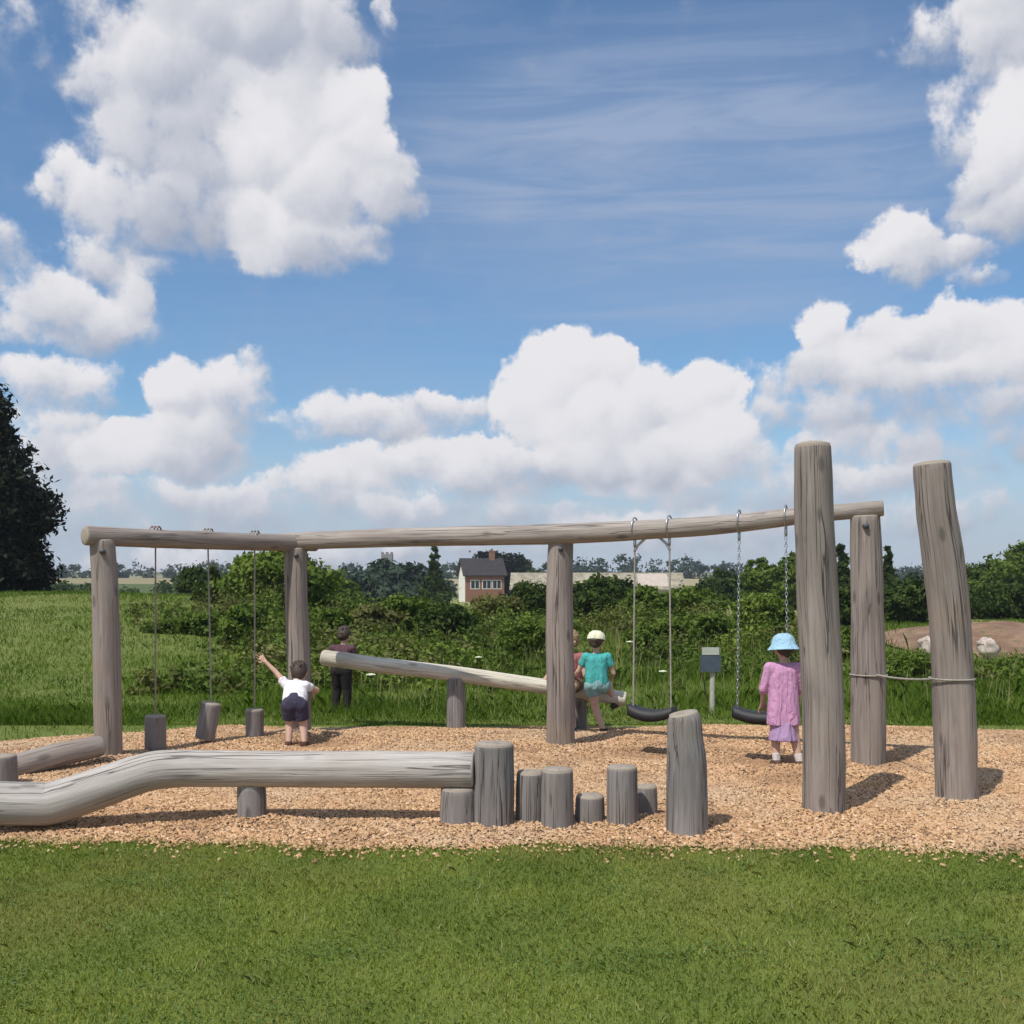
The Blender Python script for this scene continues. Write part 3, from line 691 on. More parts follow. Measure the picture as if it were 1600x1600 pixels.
# ------------------------------------------------------------ people
SKIN = simple('skin', (.56,.36,.27), .55, .05, 40, bmp=0)
def cloth(name, col, var=.03):
    m, N, b, out = mat_new(name); o = N.new('ShaderNodeTexCoord').outputs['Object']
    n = N.noise(o, 30, 4, .6); N.put(b.inputs['Base Color'], N.mix(n, tuple(c*(1-2*var) for c in col), tuple(min(1, c*(1+2*var)) for c in col)))
    b.inputs['Roughness'].default_value = .9
    fold = N.noise(N.mapping(o, scale=(16, 16, 5)), 1.0, 3, .5, 1.2); bump(N, b, N.m('ADD', fold, N.m('MULTIPLY', n, .15)), .9, .035); return m
EYEW = simple('eye_white', (.8,.8,.78), .3, .02, 10, bmp=0); DARK = simple('dark_eye', (.03,.02,.015), .3, .02, 10, bmp=0); LIP = simple('lip', (.42,.17,.15), .5, .05, 10, bmp=0)
class Solid:                 # overlapping rounded pieces, fused into one skin by a voxel remesh
    def __init__(s): s.mb = MB()
    def limb(s, a, b, ra, rb, ends=(1, 1), seg=14):
        a, b = Vector(a), Vector(b); mb = s.mb; d = (b-a); L = d.length
        if L < 1e-5: return
        t = d/L; U = t.orthogonal().normalized(); V = t.cross(U); prof = []
        if ends[0]: prof += [(-ra*math.cos(q), ra*math.sin(q)) for q in (.25, .7, 1.15)]
        prof += [(0, ra), (L*.5, (ra+rb)*.5), (L, rb)]
        if ends[1]: prof += [(L+rb*math.cos(q), rb*math.sin(q)) for q in (1.15, .7, .25)]
        rows = [[mb.addv(a+t*h+U*(math.cos(k*6.2832/seg)*r)+V*(math.sin(k*6.2832/seg)*r)) for k in range(seg)] for h, r in prof]
        for i in range(len(rows)-1):
            for k in range(seg): mb.face((rows[i][k], rows[i][(k+1)%seg], rows[i+1][(k+1)%seg], rows[i+1][k]))
        mb.face(rows[0][::-1]); mb.face(rows[-1])
    def ball(s, c, r): s.mb.ball(c, r, 16, 10)
    def fuse(s, name, mat, parent, voxel=.007, smooth=2, post=None):
        me = bpy.data.meshes.new(name); me.from_pydata(s.mb.v, [], s.mb.f)
        tmp = bpy.data.objects.new('tmp', me); C.objects.link(tmp)
        md = tmp.modifiers.new('r', 'REMESH'); md.mode = 'VOXEL'; md.voxel_size = voxel
        sm = tmp.modifiers.new('s', 'SMOOTH'); sm.factor = .5; sm.iterations = smooth
        dg = bpy.context.evaluated_depsgraph_get(); dg.update()
        m2 = bpy.data.meshes.new_from_object(tmp.evaluated_get(dg)); m2.name = name
        bpy.data.objects.remove(tmp); bpy.data.meshes.remove(me); m2.materials.clear()
        o = link(name, m2, mat, parent)
        if post: post(o)
        return o
def person(loc, rz, J, S, label, skin=SKIN):
    """J: joints in the figure's own frame (x to its left is negative, +y where it faces); S: size factor"""
    e = empty('person', loc, label, 'child', None, rz); V = {k: Vector(v) for k, v in J.items()}
    b = Solid(); s = S
    for sd in ('l', 'r'):
        b.limb(V['hip_'+sd], V['kn_'+sd], .066*s, .045*s); b.limb(V['kn_'+sd], V['an_'+sd], .046*s, .028*s)
        ft = V['an_'+sd]+(V['toe_'+sd]-V['an_'+sd])
        b.limb(V['an_'+sd]+Vector((0,0,-.02*s)), ft, .030*s, .024*s)
        b.limb(V['sh_'+sd], V['el_'+sd], .037*s, .027*s); b.limb(V['el_'+sd], V['ha_'+sd], .027*s, .018*s)
        b.limb(V['pel'], V['hip_'+sd], .08*s, .075*s); b.limb(V['chest'], V['sh_'+sd], .06*s, .042*s)
        # hand: palm and five fingers
        f = (V['ha_'+sd]-V['el_'+sd]).normalized(); side = f.cross(Vector((0,1,0)) if abs(f.y) < .8 else Vector((1,0,0))).normalized(); up_ = f.cross(side)
        w0 = V['ha_'+sd]; pm = w0+f*.055*s
        for q in (-.018, 0, .018): b.limb(w0+side*q*.5*s, pm+side*q*s, .012*s, .012*s)
        for q, ln in ((-.024, .036), (-.008, .046), (.008, .043), (.024, .032)):
            a0 = pm+side*q*s*1.1; a1 = a0+f*ln*.55*s+side*q*.25*s; a2 = a1+f*ln*.5*s+up_*.014*s
            b.limb(a0, a1, .0072*s, .0066*s, seg=8); b.limb(a1, a2, .0066*s, .0058*s, seg=8)
        th0 = w0+f*.015*s+side*.018*s; th1 = th0+(f*.5+side).normalized()*.028*s; b.limb(th0, th1, .0085*s, .0075*s, seg=8); b.limb(th1, th1+(f+side*.35).normalized()*.022*s, .0075*s, .0065*s, seg=8)
    b.limb(V['pel'], V['waist'], .085*s, .078*s)
    dx = Vector((.035*s, 0, 0))
    for d in (dx, -dx): b.limb(V['waist']+d*.6, V['chest']+d, .07*s, .072*s)
    b.limb(V['chest']+Vector((0,0,.03*s)), V['neck'], .05*s, .034*s); hd = V['head']
    b.limb(V['neck'], hd, .034*s, .036*s)
    fw = V['face'].normalized(); sdv = fw.cross(Vector((0,0,1))).normalized(); upv = sdv.cross(fw)
    def hp(x, y, z): return hd+sdv*x*s+fw*y*s+upv*z*s
    b.ball(hp(0, -.008, .012), (.078*s, .084*s, .092*s)); b.limb(hp(0, .02, -.03), hp(0, .035, -.062), .055*s, .036*s)
    b.limb(hp(0, .075, .010), hp(0, .094, -.018), .009*s, .0125*s, seg=8)
    for q in (-1, 1):
        b.ball(hp(q*.078, -.01, -.008), (.010*s, .016*s, .022*s)); b.ball(hp(q*.030, .060, -.030), .024*s)
    me_eye = [hp(-.028, .076, .008), hp(.028, .076, .008)]; mouth = hp(0, .078, -.048)
    def paint(o):
        for m_ in (EYEW, DARK, LIP): o.data.materials.append(m_)
        for p in o.data.polygons:
            c = p.center
            for ey in me_eye:
                d = (c-ey); dl = math.hypot(d.dot(sdv)/.014, d.dot(upv)/.0085)/s
                if dl < 1 and d.dot(fw) > -.02: p.material_index = 2 if dl < .5 else 1
            d = c-mouth
            if abs(d.dot(sdv)) < .020*s and abs(d.dot(upv)) < .0065*s and d.dot(fw) > -.025: p.material_index = 3
    b.fuse('body', skin, e, .0048*max(s, .8), 2, paint)
    return e, V, hp
def hair(e, V, hp, s, mat, long=0.0, hat=False):
    h = Solid(); h.ball(hp(0, -.022, .030), (.088*s, .088*s, .088*s)); h.ball(hp(0, -.050, .0), (.080*s, .062*s, .075*s))
    if long: h.limb(hp(0, -.075, -.01), hp(0, -.085, -long), .055*s, .03*s)
    
    for i in range(0 if hat else 26):      # locks that break up the outline
        a_ = i*2.4; t_ = .25+.7*(i/26); q_ = hp(math.cos(a_)*.085*t_, -.03+math.sin(a_)*.085*t_, .03+.088*math.sqrt(max(0, 1-t_*t_)))
        h.limb(q_, hp(math.cos(a_)*.097*t_, -.034+math.sin(a_)*.097*t_, .015+.085*math.sqrt(max(0, 1-t_*t_))), .016*s, .008*s, seg=8)
    h.fuse('hair', mat, e, .006, 1)
def shirt(e, V, s, mat, sleeve=.5, hem=None, hemr=.1, name='shirt', arms=('l', 'r')):
    c = Solid(); hem = Vector(hem) if hem is not None else V['pel']
    dx = Vector((.04*s, 0, 0))
    for d in (dx, -dx, dx*0):
        c.limb(hem+d*(hemr/.1)*1.0, V['waist']+d, hemr*.84*s, .086*s, (0, 1)); c.limb(V['waist']+d, V['chest']+d, .084*s, .080*s)
    c.limb(V['chest']+Vector((0,0,.02*s)), V['neck'].lerp(V['chest'], .15), .066*s, .044*s, (1, 0))
    for sd in arms:
        c.limb(V['chest'], V['sh_'+sd], .068*s, .052*s); a, b_ = V['sh_'+sd], V['el_'+sd]
        if sleeve <= 1: c.limb(a, a.lerp(b_, sleeve), .050*s, .046*s, (1, 0))
        else: c.limb(a, b_, .050*s, .038*s); c.limb(b_, b_.lerp(V['ha_'+sd], sleeve-1), .038*s, .030*s, (1, 0))
    c.fuse(name, mat, e, .007, 3)
def shorts(e, V, s, mat, length=.6, name='shorts', flare=1.0):
    c = Solid(); c.limb(V['pel'], V['waist'].lerp(V['pel'], .55), .098*s, .092*s, (1, 0))
    for sd in ('l', 'r'):
        a, b_ = V['hip_'+sd], V['kn_'+sd]; c.limb(V['pel'], a, .095*s, .088*s)
        if length <= 1: c.limb(a, a.lerp(b_, length), .084*s, .072*s*flare, (1, 0))
        else: c.limb(a, b_, .083*s, .062*s); c.limb(b_, b_.lerp(V['an_'+sd], length-1), .062*s, .050*s*flare, (1, 0))
    c.fuse(name, mat, e, .007, 3)
def shoes(e, V, s, mat, sock=None):
    for sd in ('l', 'r'):
        c = Solid(); a, t = V['an_'+sd], V['toe_'+sd]; h = (t-a); h.z = 0; h = h.normalized() if h.length > .001 else Vector((0,1,0))
        z = min(a.z, t.z)
        c.limb(Vector((a.x, a.y, a.z-.025*s))-h*.022*s, Vector((t.x, t.y, t.z)), .036*s, .030*s); c.limb(a+Vector((0,0,-.02*s)), a+Vector((0,0,.012*s)), .036*s, .035*s, (1, 0))
        c.fuse('shoe', mat, e, .006, 2)
        if sock:
            k = Solid(); k.limb(a, a.lerp(V['kn_'+sd], .28), .033*s, .037*s, (1, 0)); k.fuse('sock', sock, e, .006, 1)
def cap(e, hp, s, mat, brim='round'):
    mb = MB(); N_ = 28; rows = []
    prof = [(.0, .112), (.045, .106), (.078, .085), (.096, .050), (.100, .018)]
    if brim == 'round': prof = prof + [(.116, -.004), (.136, -.030), (.138, -.034), (.114, -.010), (.092, .008)]
    else: prof = prof + [(.101, .008), (.096, .006)]
    for r, z in prof:
        rows.append([mb.addv(hp(r*math.cos(k*6.2832/N_), r*1.06*math.sin(k*6.2832/N_)-.012, z+.012)) for k in range(N_)])
    for i in range(len(rows)-1):
        for k in range(N_): mb.face((rows[i][k], rows[i+1][k], rows[i+1][(k+1)%N_], rows[i][(k+1)%N_]))
    o = mb.build('sun_hat' if brim == 'round' else 'cap', mat); o.parent = e
    if brim != 'round':
        pk = MB(); A = []; B = []
        for k in range(15):
            an = math.radians(20+140*k/14); A.append(pk.addv(hp(.096*math.cos(an), .10*math.sin(an)-.012, .024))); B.append(pk.addv(hp(.095*math.cos(an), .10*math.sin(an)+.055*math.sin(an), .010)))
        A2 = [pk.addv(Vector(pk.v[i])+Vector((0,0,-.005))) for i in A]; B2 = [pk.addv(Vector(pk.v[i])+Vector((0,0,-.005))) for i in B]
        for k in range(14):
            pk.face((A[k], A[k+1], B[k+1], B[k])); pk.face((A2[k], B2[k], B2[k+1], A2[k+1])); pk.face((B[k], B[k+1], B2[k+1], B2[k]))
        q = pk.build('peak', mat); q.parent = o
HAIR_D = simple('brown_hair', (.05,.032,.02), .6, .3, 90, bmp=1); HAIR_F = simple('fair_hair', (.30,.20,.10), .6, .3, 90, bmp=1)

# child in pink, seen from behind, walking off to the left of the tall post
S1 = 1.0
J = dict(pel=(0,0,.56), waist=(0,0,.66), chest=(0,.005,.82), neck=(0,0,.905), head=(0,.01,1.02), face=(-.15,1,-.12),
 hip_l=(-.058,0,.54), hip_r=(.058,0,.54), kn_l=(-.062,.03,.31), kn_r=(.085,-.01,.30), an_l=(-.06,-.01,.065), an_r=(.12,-.06,.065), toe_l=(-.065,.10,.03), toe_r=(.135,.04,.03),
 sh_l=(-.115,0,.85), sh_r=(.115,0,.85), el_l=(-.165,.02,.67), el_r=(.155,.04,.67), ha_l=(-.150,.11,.54), ha_r=(.13,.13,.56))
e, V, hp = person(gpx(1224, 9.28), 0, J, S1, 'child seen from behind in a long pink top and pale blue sun hat')
PINK = cloth('pink_cloth', (.58,.30,.49)); PURP = cloth('purple_cloth', (.42,.27,.46)); BLUE = cloth('pale_blue_cloth', (.34,.55,.70))
hair(e, V, hp, S1, HAIR_D, .06, True)
shirt(e, V, S1, PINK, 1.3, (0, 0, .37), .116, 'pink_top'); 
c = Solid(); c.limb((0,0,.46), (0,0,.24), .085, .128, (1, 0)); c.fuse('purple_skirt', PURP, e, .007, 2)
shoes(e, V, S1, cloth('brown_shoe', (.10,.05,.035)), cloth('pale_sock', (.62,.55,.52))); cap(e, hp, S1, BLUE, 'round')

# child in turquoise, standing at the low end of the sloping log with one foot up on it
S2 = .94; zt = .435
J = dict(pel=(0,0,.52), waist=(-.01,.0,.61), chest=(-.01,.01,.765), neck=(-.01,.015,.85), head=(-.005,.03,.955), face=(.35,1,-.2),
 hip_l=(-.055,0,.50), hip_r=(.055,.01,.50), kn_l=(-.02,.02,.28), kn_r=(.13,.17,.50), an_l=(.06,-.02,.06), an_r=(.19,.20,.30), toe_l=(.10,.07,.03), toe_r=(.23,.29,.275),
 sh_l=(-.115,.0,.80), sh_r=(.105,.02,.80), el_l=(-.19,.05,.65), el_r=(.17,.04,.63), ha_l=(-.235,.17,.58), ha_r=(.16,.17,.56))
e, V, hp = person(gpx(933, 11.28), 0, J, S2, 'child in a turquoise shirt and cream hat stepping up onto the sloping log')
hair(e, V, hp, S2, HAIR_D, .04, True); shirt(e, V, S2, cloth('turquoise_cloth', (.07,.42,.40)), .55); shorts(e, V, S2, cloth('pale_teal_cloth', (.22,.38,.38)), .45)
shoes(e, V, S2, cloth('dark_shoe', (.05,.035,.025))); cap(e, hp, S2, cloth('cream_cloth', (.80,.80,.58)), 'peak')
J = dict(pel=(0,0,zt+.07), waist=(0,.01,zt+.17), chest=(0,.035,zt+.32), neck=(.0,.05,zt+.40), head=(.0,.07,zt+.515), face=(.25,1,-.15),
 hip_l=(-.06,.02,zt+.06), hip_r=(.06,.02,zt+.06), kn_l=(-.07,.25,zt+.04), kn_r=(.03,.26,zt+.03), an_l=(-.10,.27,.07), an_r=(.02,.24,.07), toe_l=(-.12,.37,.03), toe_r=(.02,.35,.03),
 sh_l=(-.12,.03,zt+.35), sh_r=(.12,.03,zt+.35), el_l=(-.17,.08,zt+.17), el_r=(.17,.08,zt+.17), ha_l=(-.10,.20,zt+.10), ha_r=(.09,.21,zt+.10))
# second child on the log, mostly behind the frame post
J2 = dict(J)
J2.update(face=(.6,1,-.1), ha_l=(-.24,.12,zt+.10), ha_r=(.30,.10,zt+.06), el_r=(.22,.05,zt+.18))
e, V, hp = person(gpx(893, 11.56), math.radians(180-20), J2, .95, 'child in a dusky red top sitting half hidden behind the middle frame post')
hair(e, V, hp, .95, HAIR_F); shirt(e, V, .95, cloth('dusky_red_cloth', (.36,.13,.13)), .6); shorts(e, V, .95, cloth('brown_cloth', (.16,.10,.06)), .6)
shoes(e, V, .95, cloth('black_shoe', (.03,.03,.03)))

# small child bending away in a white shirt, one arm raised to the hanging step's rope
S3 = .95
J = dict(pel=(0,0,.43), waist=(-.01,.09,.49), chest=(-.03,.21,.55), neck=(-.03,.27,.61), head=(-.02,.33,.68), face=(-.1,1,-.25),
 hip_l=(-.05,0,.40), hip_r=(.05,0,.40), kn_l=(-.055,.05,.225), kn_r=(.075,.04,.22), an_l=(-.05,-.02,.055), an_r=(.10,-.03,.055), toe_l=(-.055,.06,.028), toe_r=(.105,.05,.028),
 sh_l=(-.12,.20,.58), sh_r=(.065,.20,.57), el_l=(-.22,.24,.69), el_r=(.16,.30,.52), ha_l=(-.335,.26,.80), ha_r=(.12,.40,.48))
e, V, hp = person(gpx(460, 10.42), 0, J, S3, 'small child in a white shirt and dark shorts bending forward with an arm raised')
hair(e, V, hp, S3, HAIR_D); shirt(e, V, S3, cloth('white_shirt_cloth', (.80,.76,.80)), .5); shorts(e, V, S3, cloth('navy_cloth', (.045,.04,.075)), .75)
shoes(e, V, S3, cloth('maroon_shoe', (.08,.03,.02)))

# child in dark clothes behind the high end of the sloping log
S4 = 1.0
J = dict(pel=(0,0,.56), waist=(0,.02,.66), chest=(.01,.05,.80), neck=(.01,.07,.885), head=(.01,.10,.985), face=(.2,1,-.35),
 hip_l=(-.06,0,.54), hip_r=(.06,0,.54), kn_l=(-.07,.04,.30), kn_r=(.07,.03,.30), an_l=(-.08,-.01,.06), an_r=(.08,0,.06), toe_l=(-.09,.10,.03), toe_r=(.10,.10,.03),
 sh_l=(-.13,.04,.83), sh_r=(.13,.04,.83), el_l=(-.18,.10,.66), el_r=(.19,.10,.68), ha_l=(-.08,.20,.62), ha_r=(.12,.22,.64))
p4 = gpx(533, 13.1)
e, V, hp = person(p4, math.radians(-12), J, S4, 'child in maroon top and black trousers behind the high end of the sloping log')
e.scale = (.93, .93, .93); hair(e, V, hp, S4, HAIR_D, .03); shirt(e, V, S4, cloth('maroon_cloth', (.10,.045,.06)), 1.7); shorts(e, V, S4, cloth('black_cloth', (.012,.008,.008)), 1.95, 'trousers')
shoes(e, V, S4, cloth('black_boot', (.015,.012,.012)))

# ------------------------------------------------------------ trees and bushes
def leaf_soup(name, blobs, n, size, mat, parent, loc, clump=.16, flat=.6):
    """blobs: (centre, radii) in world space; leaves gather in clumps on the blobs"""
    loc = Vector(loc); wts = np.array([b[1][0]*b[1][1]+b[1][0]*b[1][2] for b in blobs]); wts = wts/wts.sum()
    V = []
    for (c, r), wt in zip(blobs, wts):
        m = max(24, int(n*wt)); k = max(5, int(m/26))
        u = rng.normal(size=(k, 3)); u /= np.linalg.norm(u, axis=1)[:, None]
        rad = .62+.42*rng.random(k)**.6
        cc = u*rad[:, None]*np.array(r)+np.array(c)
        who = rng.integers(0, k, m); cs = np.array(r).mean()*clump*(.7+.8*rng.random(k))
        p = cc[who]+rng.normal(size=(m, 3))*cs[who][:, None]*np.array([1, 1, .75])
        nrm = rng.normal(size=(m, 3))*.8+u[who]*.7+np.array([0, 0, .5]); nrm /= np.linalg.norm(nrm, axis=1)[:, None]
        t = np.cross(nrm, rng.normal(size=(m, 3))); t /= np.linalg.norm(t, axis=1)[:, None]; b_ = np.cross(nrm, t)
        s = (size*(.6+.8*rng.random(m)))[:, None]
        q = np.stack([p-t*s, p-b_*s*flat*.8+nrm*s*.1, p+t*s, p+b_*s*flat*.8+nrm*s*.1], 1); V.append(q)
    V = np.concatenate(V)-np.array(loc)
    o = soup(name, V, 4, mat); o.location = loc
    if parent: o.parent = parent; o.location = (0, 0, 0)
    return o
G_MID = leafy('mid_green_leaf', ((.070,.115,.014), (.115,.175,.024), (.17,.225,.045), (.045,.075,.011)))
G_YEL = leafy('bright_green_leaf', ((.095,.155,.018), (.15,.21,.030), (.21,.25,.06), (.06,.10,.014)))
G_DARK = leafy('dark_green_leaf', ((.030,.055,.011), (.052,.085,.015), (.085,.12,.026), (.018,.034,.007)))
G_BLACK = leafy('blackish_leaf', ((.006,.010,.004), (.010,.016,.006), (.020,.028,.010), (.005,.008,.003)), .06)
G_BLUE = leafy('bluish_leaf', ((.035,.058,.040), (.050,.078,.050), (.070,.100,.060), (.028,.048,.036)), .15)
G_OLIVE = leafy('olive_leaf', ((.10,.115,.028), (.15,.155,.045), (.21,.20,.075), (.065,.075,.020)))
def crown_blobs(base, h, w_, k, trunk, shape='round'):
    out = []; x, y, z = base
    for i in range(k):
        t = (i+.5)/k; zz = z+trunk+(h-trunk)*(.10+.85*t)
        if shape == 'cone': ww = w_*.5*(1.05-t)
        elif shape == 'spread': ww = w_*.5*(.75+.3*math.sin(t*3.0))
        else: ww = w_*.5*math.sin(math.pi*min(1, .22+.78*t)*.93+.05)
        ww = max(.15*w_, ww)*.62; a = i*2.4+R.random()
        d = ww*.7*(R.random()*.6+.4)
        out.append(((x+d*math.cos(a), y+d*math.sin(a), zz), (ww*R.uniform(.75, 1.1), ww*R.uniform(.75, 1.1), (h-trunk)*.55/max(2, k**.62)*R.uniform(.85, 1.25))))
    return out
def tree(px, top, Y, wpx, label, mat=None, name='tree', cat='tree', n=3800, leaf=None, shape='round', k=9, group='trees and bushes behind the playground', trunk=.2, sink=0.0):
    x = (px-800)/1715*Y; z0 = float(hgt(x, Y))-sink; zt = EYE-(top-905)/1715*Y; h = zt-z0; w_ = wpx*(1.35 if cat == 'tree' else 1)/1715*Y
    e = empty(name, (x, Y, z0), label, cat, group); tr = h*trunk
    bl = crown_blobs((x, Y, z0), h*.97, w_, k, tr, shape)
    leaf = (leaf or .0030*Y)*R.uniform(.75, 1.35)
    mb = MB((x, Y, z0-.1)); r0 = max(.03, h*.022)
    mb.tube([(x, Y, z0-.1), (x+.03*h*(R.random()-.5), Y, z0+h*.35), (x+.05*h*(R.random()-.5), Y, z0+h*.8)], [r0*1.3, r0, r0*.25], 9, .1, False, seed=R.random()*9)
    for (c, r) in bl[:min(k, 10)]:
        s_ = z0+tr*.6+(c[2]-z0-tr*.6)*.45
        mb.tube([(x, Y, s_), ((x+c[0])/2, (Y+c[1])/2, (s_+c[2])/2+.03*h), c], [r0*.5, r0*.3, r0*.08], 6, 0, False)
    mb.build('trunk' if cat == 'tree' else 'stem', BARK, e)
    leaf_soup('crown', bl, int(n*1.6), leaf*.85, mat or G_MID, e, (x, Y, z0))
    return e
# the large dark tree at the left edge
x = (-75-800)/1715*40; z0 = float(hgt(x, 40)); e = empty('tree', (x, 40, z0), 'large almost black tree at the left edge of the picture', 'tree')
B = []
for (bx, bt, rw, rh) in ((-75,700,75,70),(-52,790,118,95),(-40,900,118,55),(-90,640,60,50),(-20,770,62,62),(-10,860,72,55),(-130,860,110,60),(-30,700,40,40),(20,880,56,40),(-80,880,120,45),(30,820,40,32),(-42,640,58,52),(-5,715,52,42),(25,800,62,46)):
    for dy in (-1.6, 1.4):
        p = at(bx, bt, 40+dy); B.append(((p.x, p.y, max(p.z, z0+1.0)), (rw/43., rw/43.*.8, rh/43.)))
mb = MB((x, 40, z0)); mb.tube([(x,40,z0-.2),(x+.1,40,z0+2.5),(x-.1,40,z0+6)], [.34,.27,.10], 14, .1, False)
for c_, r_ in B[::2]: mb.tube([(x,40,z0+1.4),((x+c_[0])/2,40,(z0+1.4+c_[2])/2),c_], [.14,.09,.03], 7, 0, False)
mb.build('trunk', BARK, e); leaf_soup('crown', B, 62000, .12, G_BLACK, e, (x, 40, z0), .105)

TS = [  # px, top, Y, width, material, shape, label
 (440,852,30,175,'G_YEL','round','tall leafy green tree behind the second frame post',9000,12),
 (310,886,45,70,'G_DARK','round','small dark tree on the skyline behind the hanging steps',3000,7),
 (605,876,110,150,'G_BLUE','round','broad bluish domed tree in the distance left of the red house',4500,8),
 (535,905,70,70,'G_MID','round','round green tree between the frame post and the domed tree',3000,7),
 (678,857,95,46,'G_DARK','cone','narrow dark conifer left of the red house',3000,7),
 (652,880,110,40,'G_BLUE','round','low grey-green tree beside the narrow conifer',2000,6),
 (820,876,170,50,'G_DARK','spread','low dark tree on the ridge just right of the red house',1800,5),
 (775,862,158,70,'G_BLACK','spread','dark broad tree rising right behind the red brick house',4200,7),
 (1190,868,60,64,'G_MID','round','green tree behind the swing on chains',4200,8),
 (1130,888,80,70,'G_DARK','round','dark tree between the two swings',3400,8),
 (1238,858,66,50,'G_MID','round','green tree half behind the tallest log post',3000,7),
 (1316,852,62,44,'G_DARK','cone','dark pointed tree between the tallest post and the frame post',3200,7),
 (1388,858,62,30,'G_DARK','cone','slim dark conifer just right of the frame post',2600,7),
 (1430,888,75,66,'G_BLUE','round','bluish-green tree left of the leaning post',3000,7),
 (1548,868,70,110,'G_MID','round','rounded green tree right of the leaning post',5200,9),
 (1625,832,66,120,'G_MID','round','tallest green tree cut by the right edge',5200,9),
 (1520,892,72,60,'G_DARK','round','dark bush-like tree at the foot of the leaning post',3200,7),
]
MT = dict(G_BLACK=G_BLACK, G_MID=G_MID, G_YEL=G_YEL, G_DARK=G_DARK, G_BLUE=G_BLUE, G_OLIVE=G_OLIVE)
for px, top, Y, wp, mt, sh, lb, n, k in TS:
    tree(px, top, Y, wp, lb, MT[mt], 'conifer' if sh == 'cone' else 'tree', 'tree', n, None, sh, k, trunk=.08 if Y < 40 else .12)
BS = [
 (262,985,24,70,'G_MID','low bush behind the first hanging step'),
 (325,975,24,90,'G_MID','wide green bush behind the middle hanging step'),
 (392,960,22,80,'G_MID','green bush left of the second frame post'),
 (345,930,34,80,'G_DARK','dark green bush between two paler bushes on the bank'),
 (520,968,22,60,'G_MID','bush close behind the child in dark clothes'),
 (585,962,26,66,'G_OLIVE','olive bush above the high end of the sloping log'),
 (640,948,27,86,'G_MID','rounded bush left of the house garden'),
 (700,962,24,80,'G_DARK','dark bush above the middle of the sloping log'),
 (770,948,30,84,'G_OLIVE','brownish green bush below the red house'),
 (832,925,34,70,'G_DARK','dark leafy bush left of the middle frame post'),
 (815,985,21,70,'G_MID','green bush low behind the middle frame post'),
 (940,922,38,110,'G_DARK','very dark hedge bush behind the child in turquoise'),
 (1010,935,34,70,'G_MID','bush behind the swing on ropes'),
 (1035,985,23,90,'G_MID','low green bush directly under the right beam'),
 (1085,935,36,90,'G_MID','bush between the two swings'),
 (1105,975,25,80,'G_MID','low bush behind the small sign'),
 (1190,945,28,90,'G_YEL','bright green bush behind the child in pink'),
 (1330,930,36,60,'G_DARK','dark bush between tallest post and frame post'),
 (1415,925,40,80,'G_DARK','dark bush between frame post and leaning post'),
 (1320,1000,21,50,'G_MID','small low bush left of the frame post on the right'),
 (1420,1040,17,70,'G_MID','low green bush under the rope between the right posts'),
 (1560,930,44,130,'G_DARK','long dark bush behind the bare earth bank'),
]
for px, top, Y, wp, mt, lb in BS:
    tree(px, top-14, Y, wp*1.35, lb, MT[mt], 'bush', 'bush', 5200, .0026*Y, 'spread', 8, trunk=.03, sink=.1)

# pale flower heads in the rough grass
FLW = simple('pale_flower', (.62,.64,.45), .8, .1, 60); STM = simple('flower_stem', (.12,.16,.05), .8, .1, 60)
def umbel(px, py, Y, sz, label):
    p = at(px, py, Y); e = empty('wild_flower', (p.x, Y, float(hgt(p.x, Y))), label, 'wild flower', 'pale wild flowers in the rough grass')
    g = Vector((p.x, Y, float(hgt(p.x, Y)))); mb = MB(g); hd = MB(g)
    for k in range(1):
        q = p+Vector((0, 0, 0)); mb.tube([g, (g+q)/2+Vector((.01, 0, 0)), q-Vector((0,0,.06))], [.006, .005, .003], 5, 0, False)
        for i in range(18):
            a = i*2.4; rr = sz*.42*math.sqrt((i+.5)/18); s_ = q+Vector((rr*math.cos(a), rr*math.sin(a), -rr*.25)); mb.tube([q-Vector((0,0,.06)), s_], .002, 4, 0, False); hd.ball(s_, (sz*.15, sz*.15, sz*.10), 7, 5)
    mb.build('stem', STM, e); hd.build('flower_head', FLW, e)
umbel(580, 1053, 14.0, .12, 'pale flower head under the sloping log')
umbel(1036, 1048, 15.0, .11, 'pale flower head between the ropes of the swing')
umbel(984, 1002, 16.5, .10, 'pale flower head just left of the swing rope')
umbel(748, 1026, 14.5, .09, 'pale flower head above the sloping log')

# the small sign
g = gpx(1113, 13.1); e = empty('sign', g, 'small sign with a white and slate blue face on a pale post among the grass', 'sign')
mb = MB(g); mb.tube([g+Vector((0,0,-.1)), g+Vector((0,0,.62))], .032, 12, 0); mb.build('sign_post', simple('pale_post', (.42,.42,.34), .8, .1, 40), e)
mb = MB(g); mb.box((g.x-.03, g.y-.05, .60), (.24, .03, .20)); mb.build('sign_panel', simple('slate_blue_paint', (.06,.085,.11), .5, .05, 20), e, False)
mb = MB(g); mb.box((g.x-.03, g.y-.052, .745), (.20, .036, .085)); mb.build('sign_cap', simple('white_paint', (.45,.48,.42), .5, .05, 20), e, False)

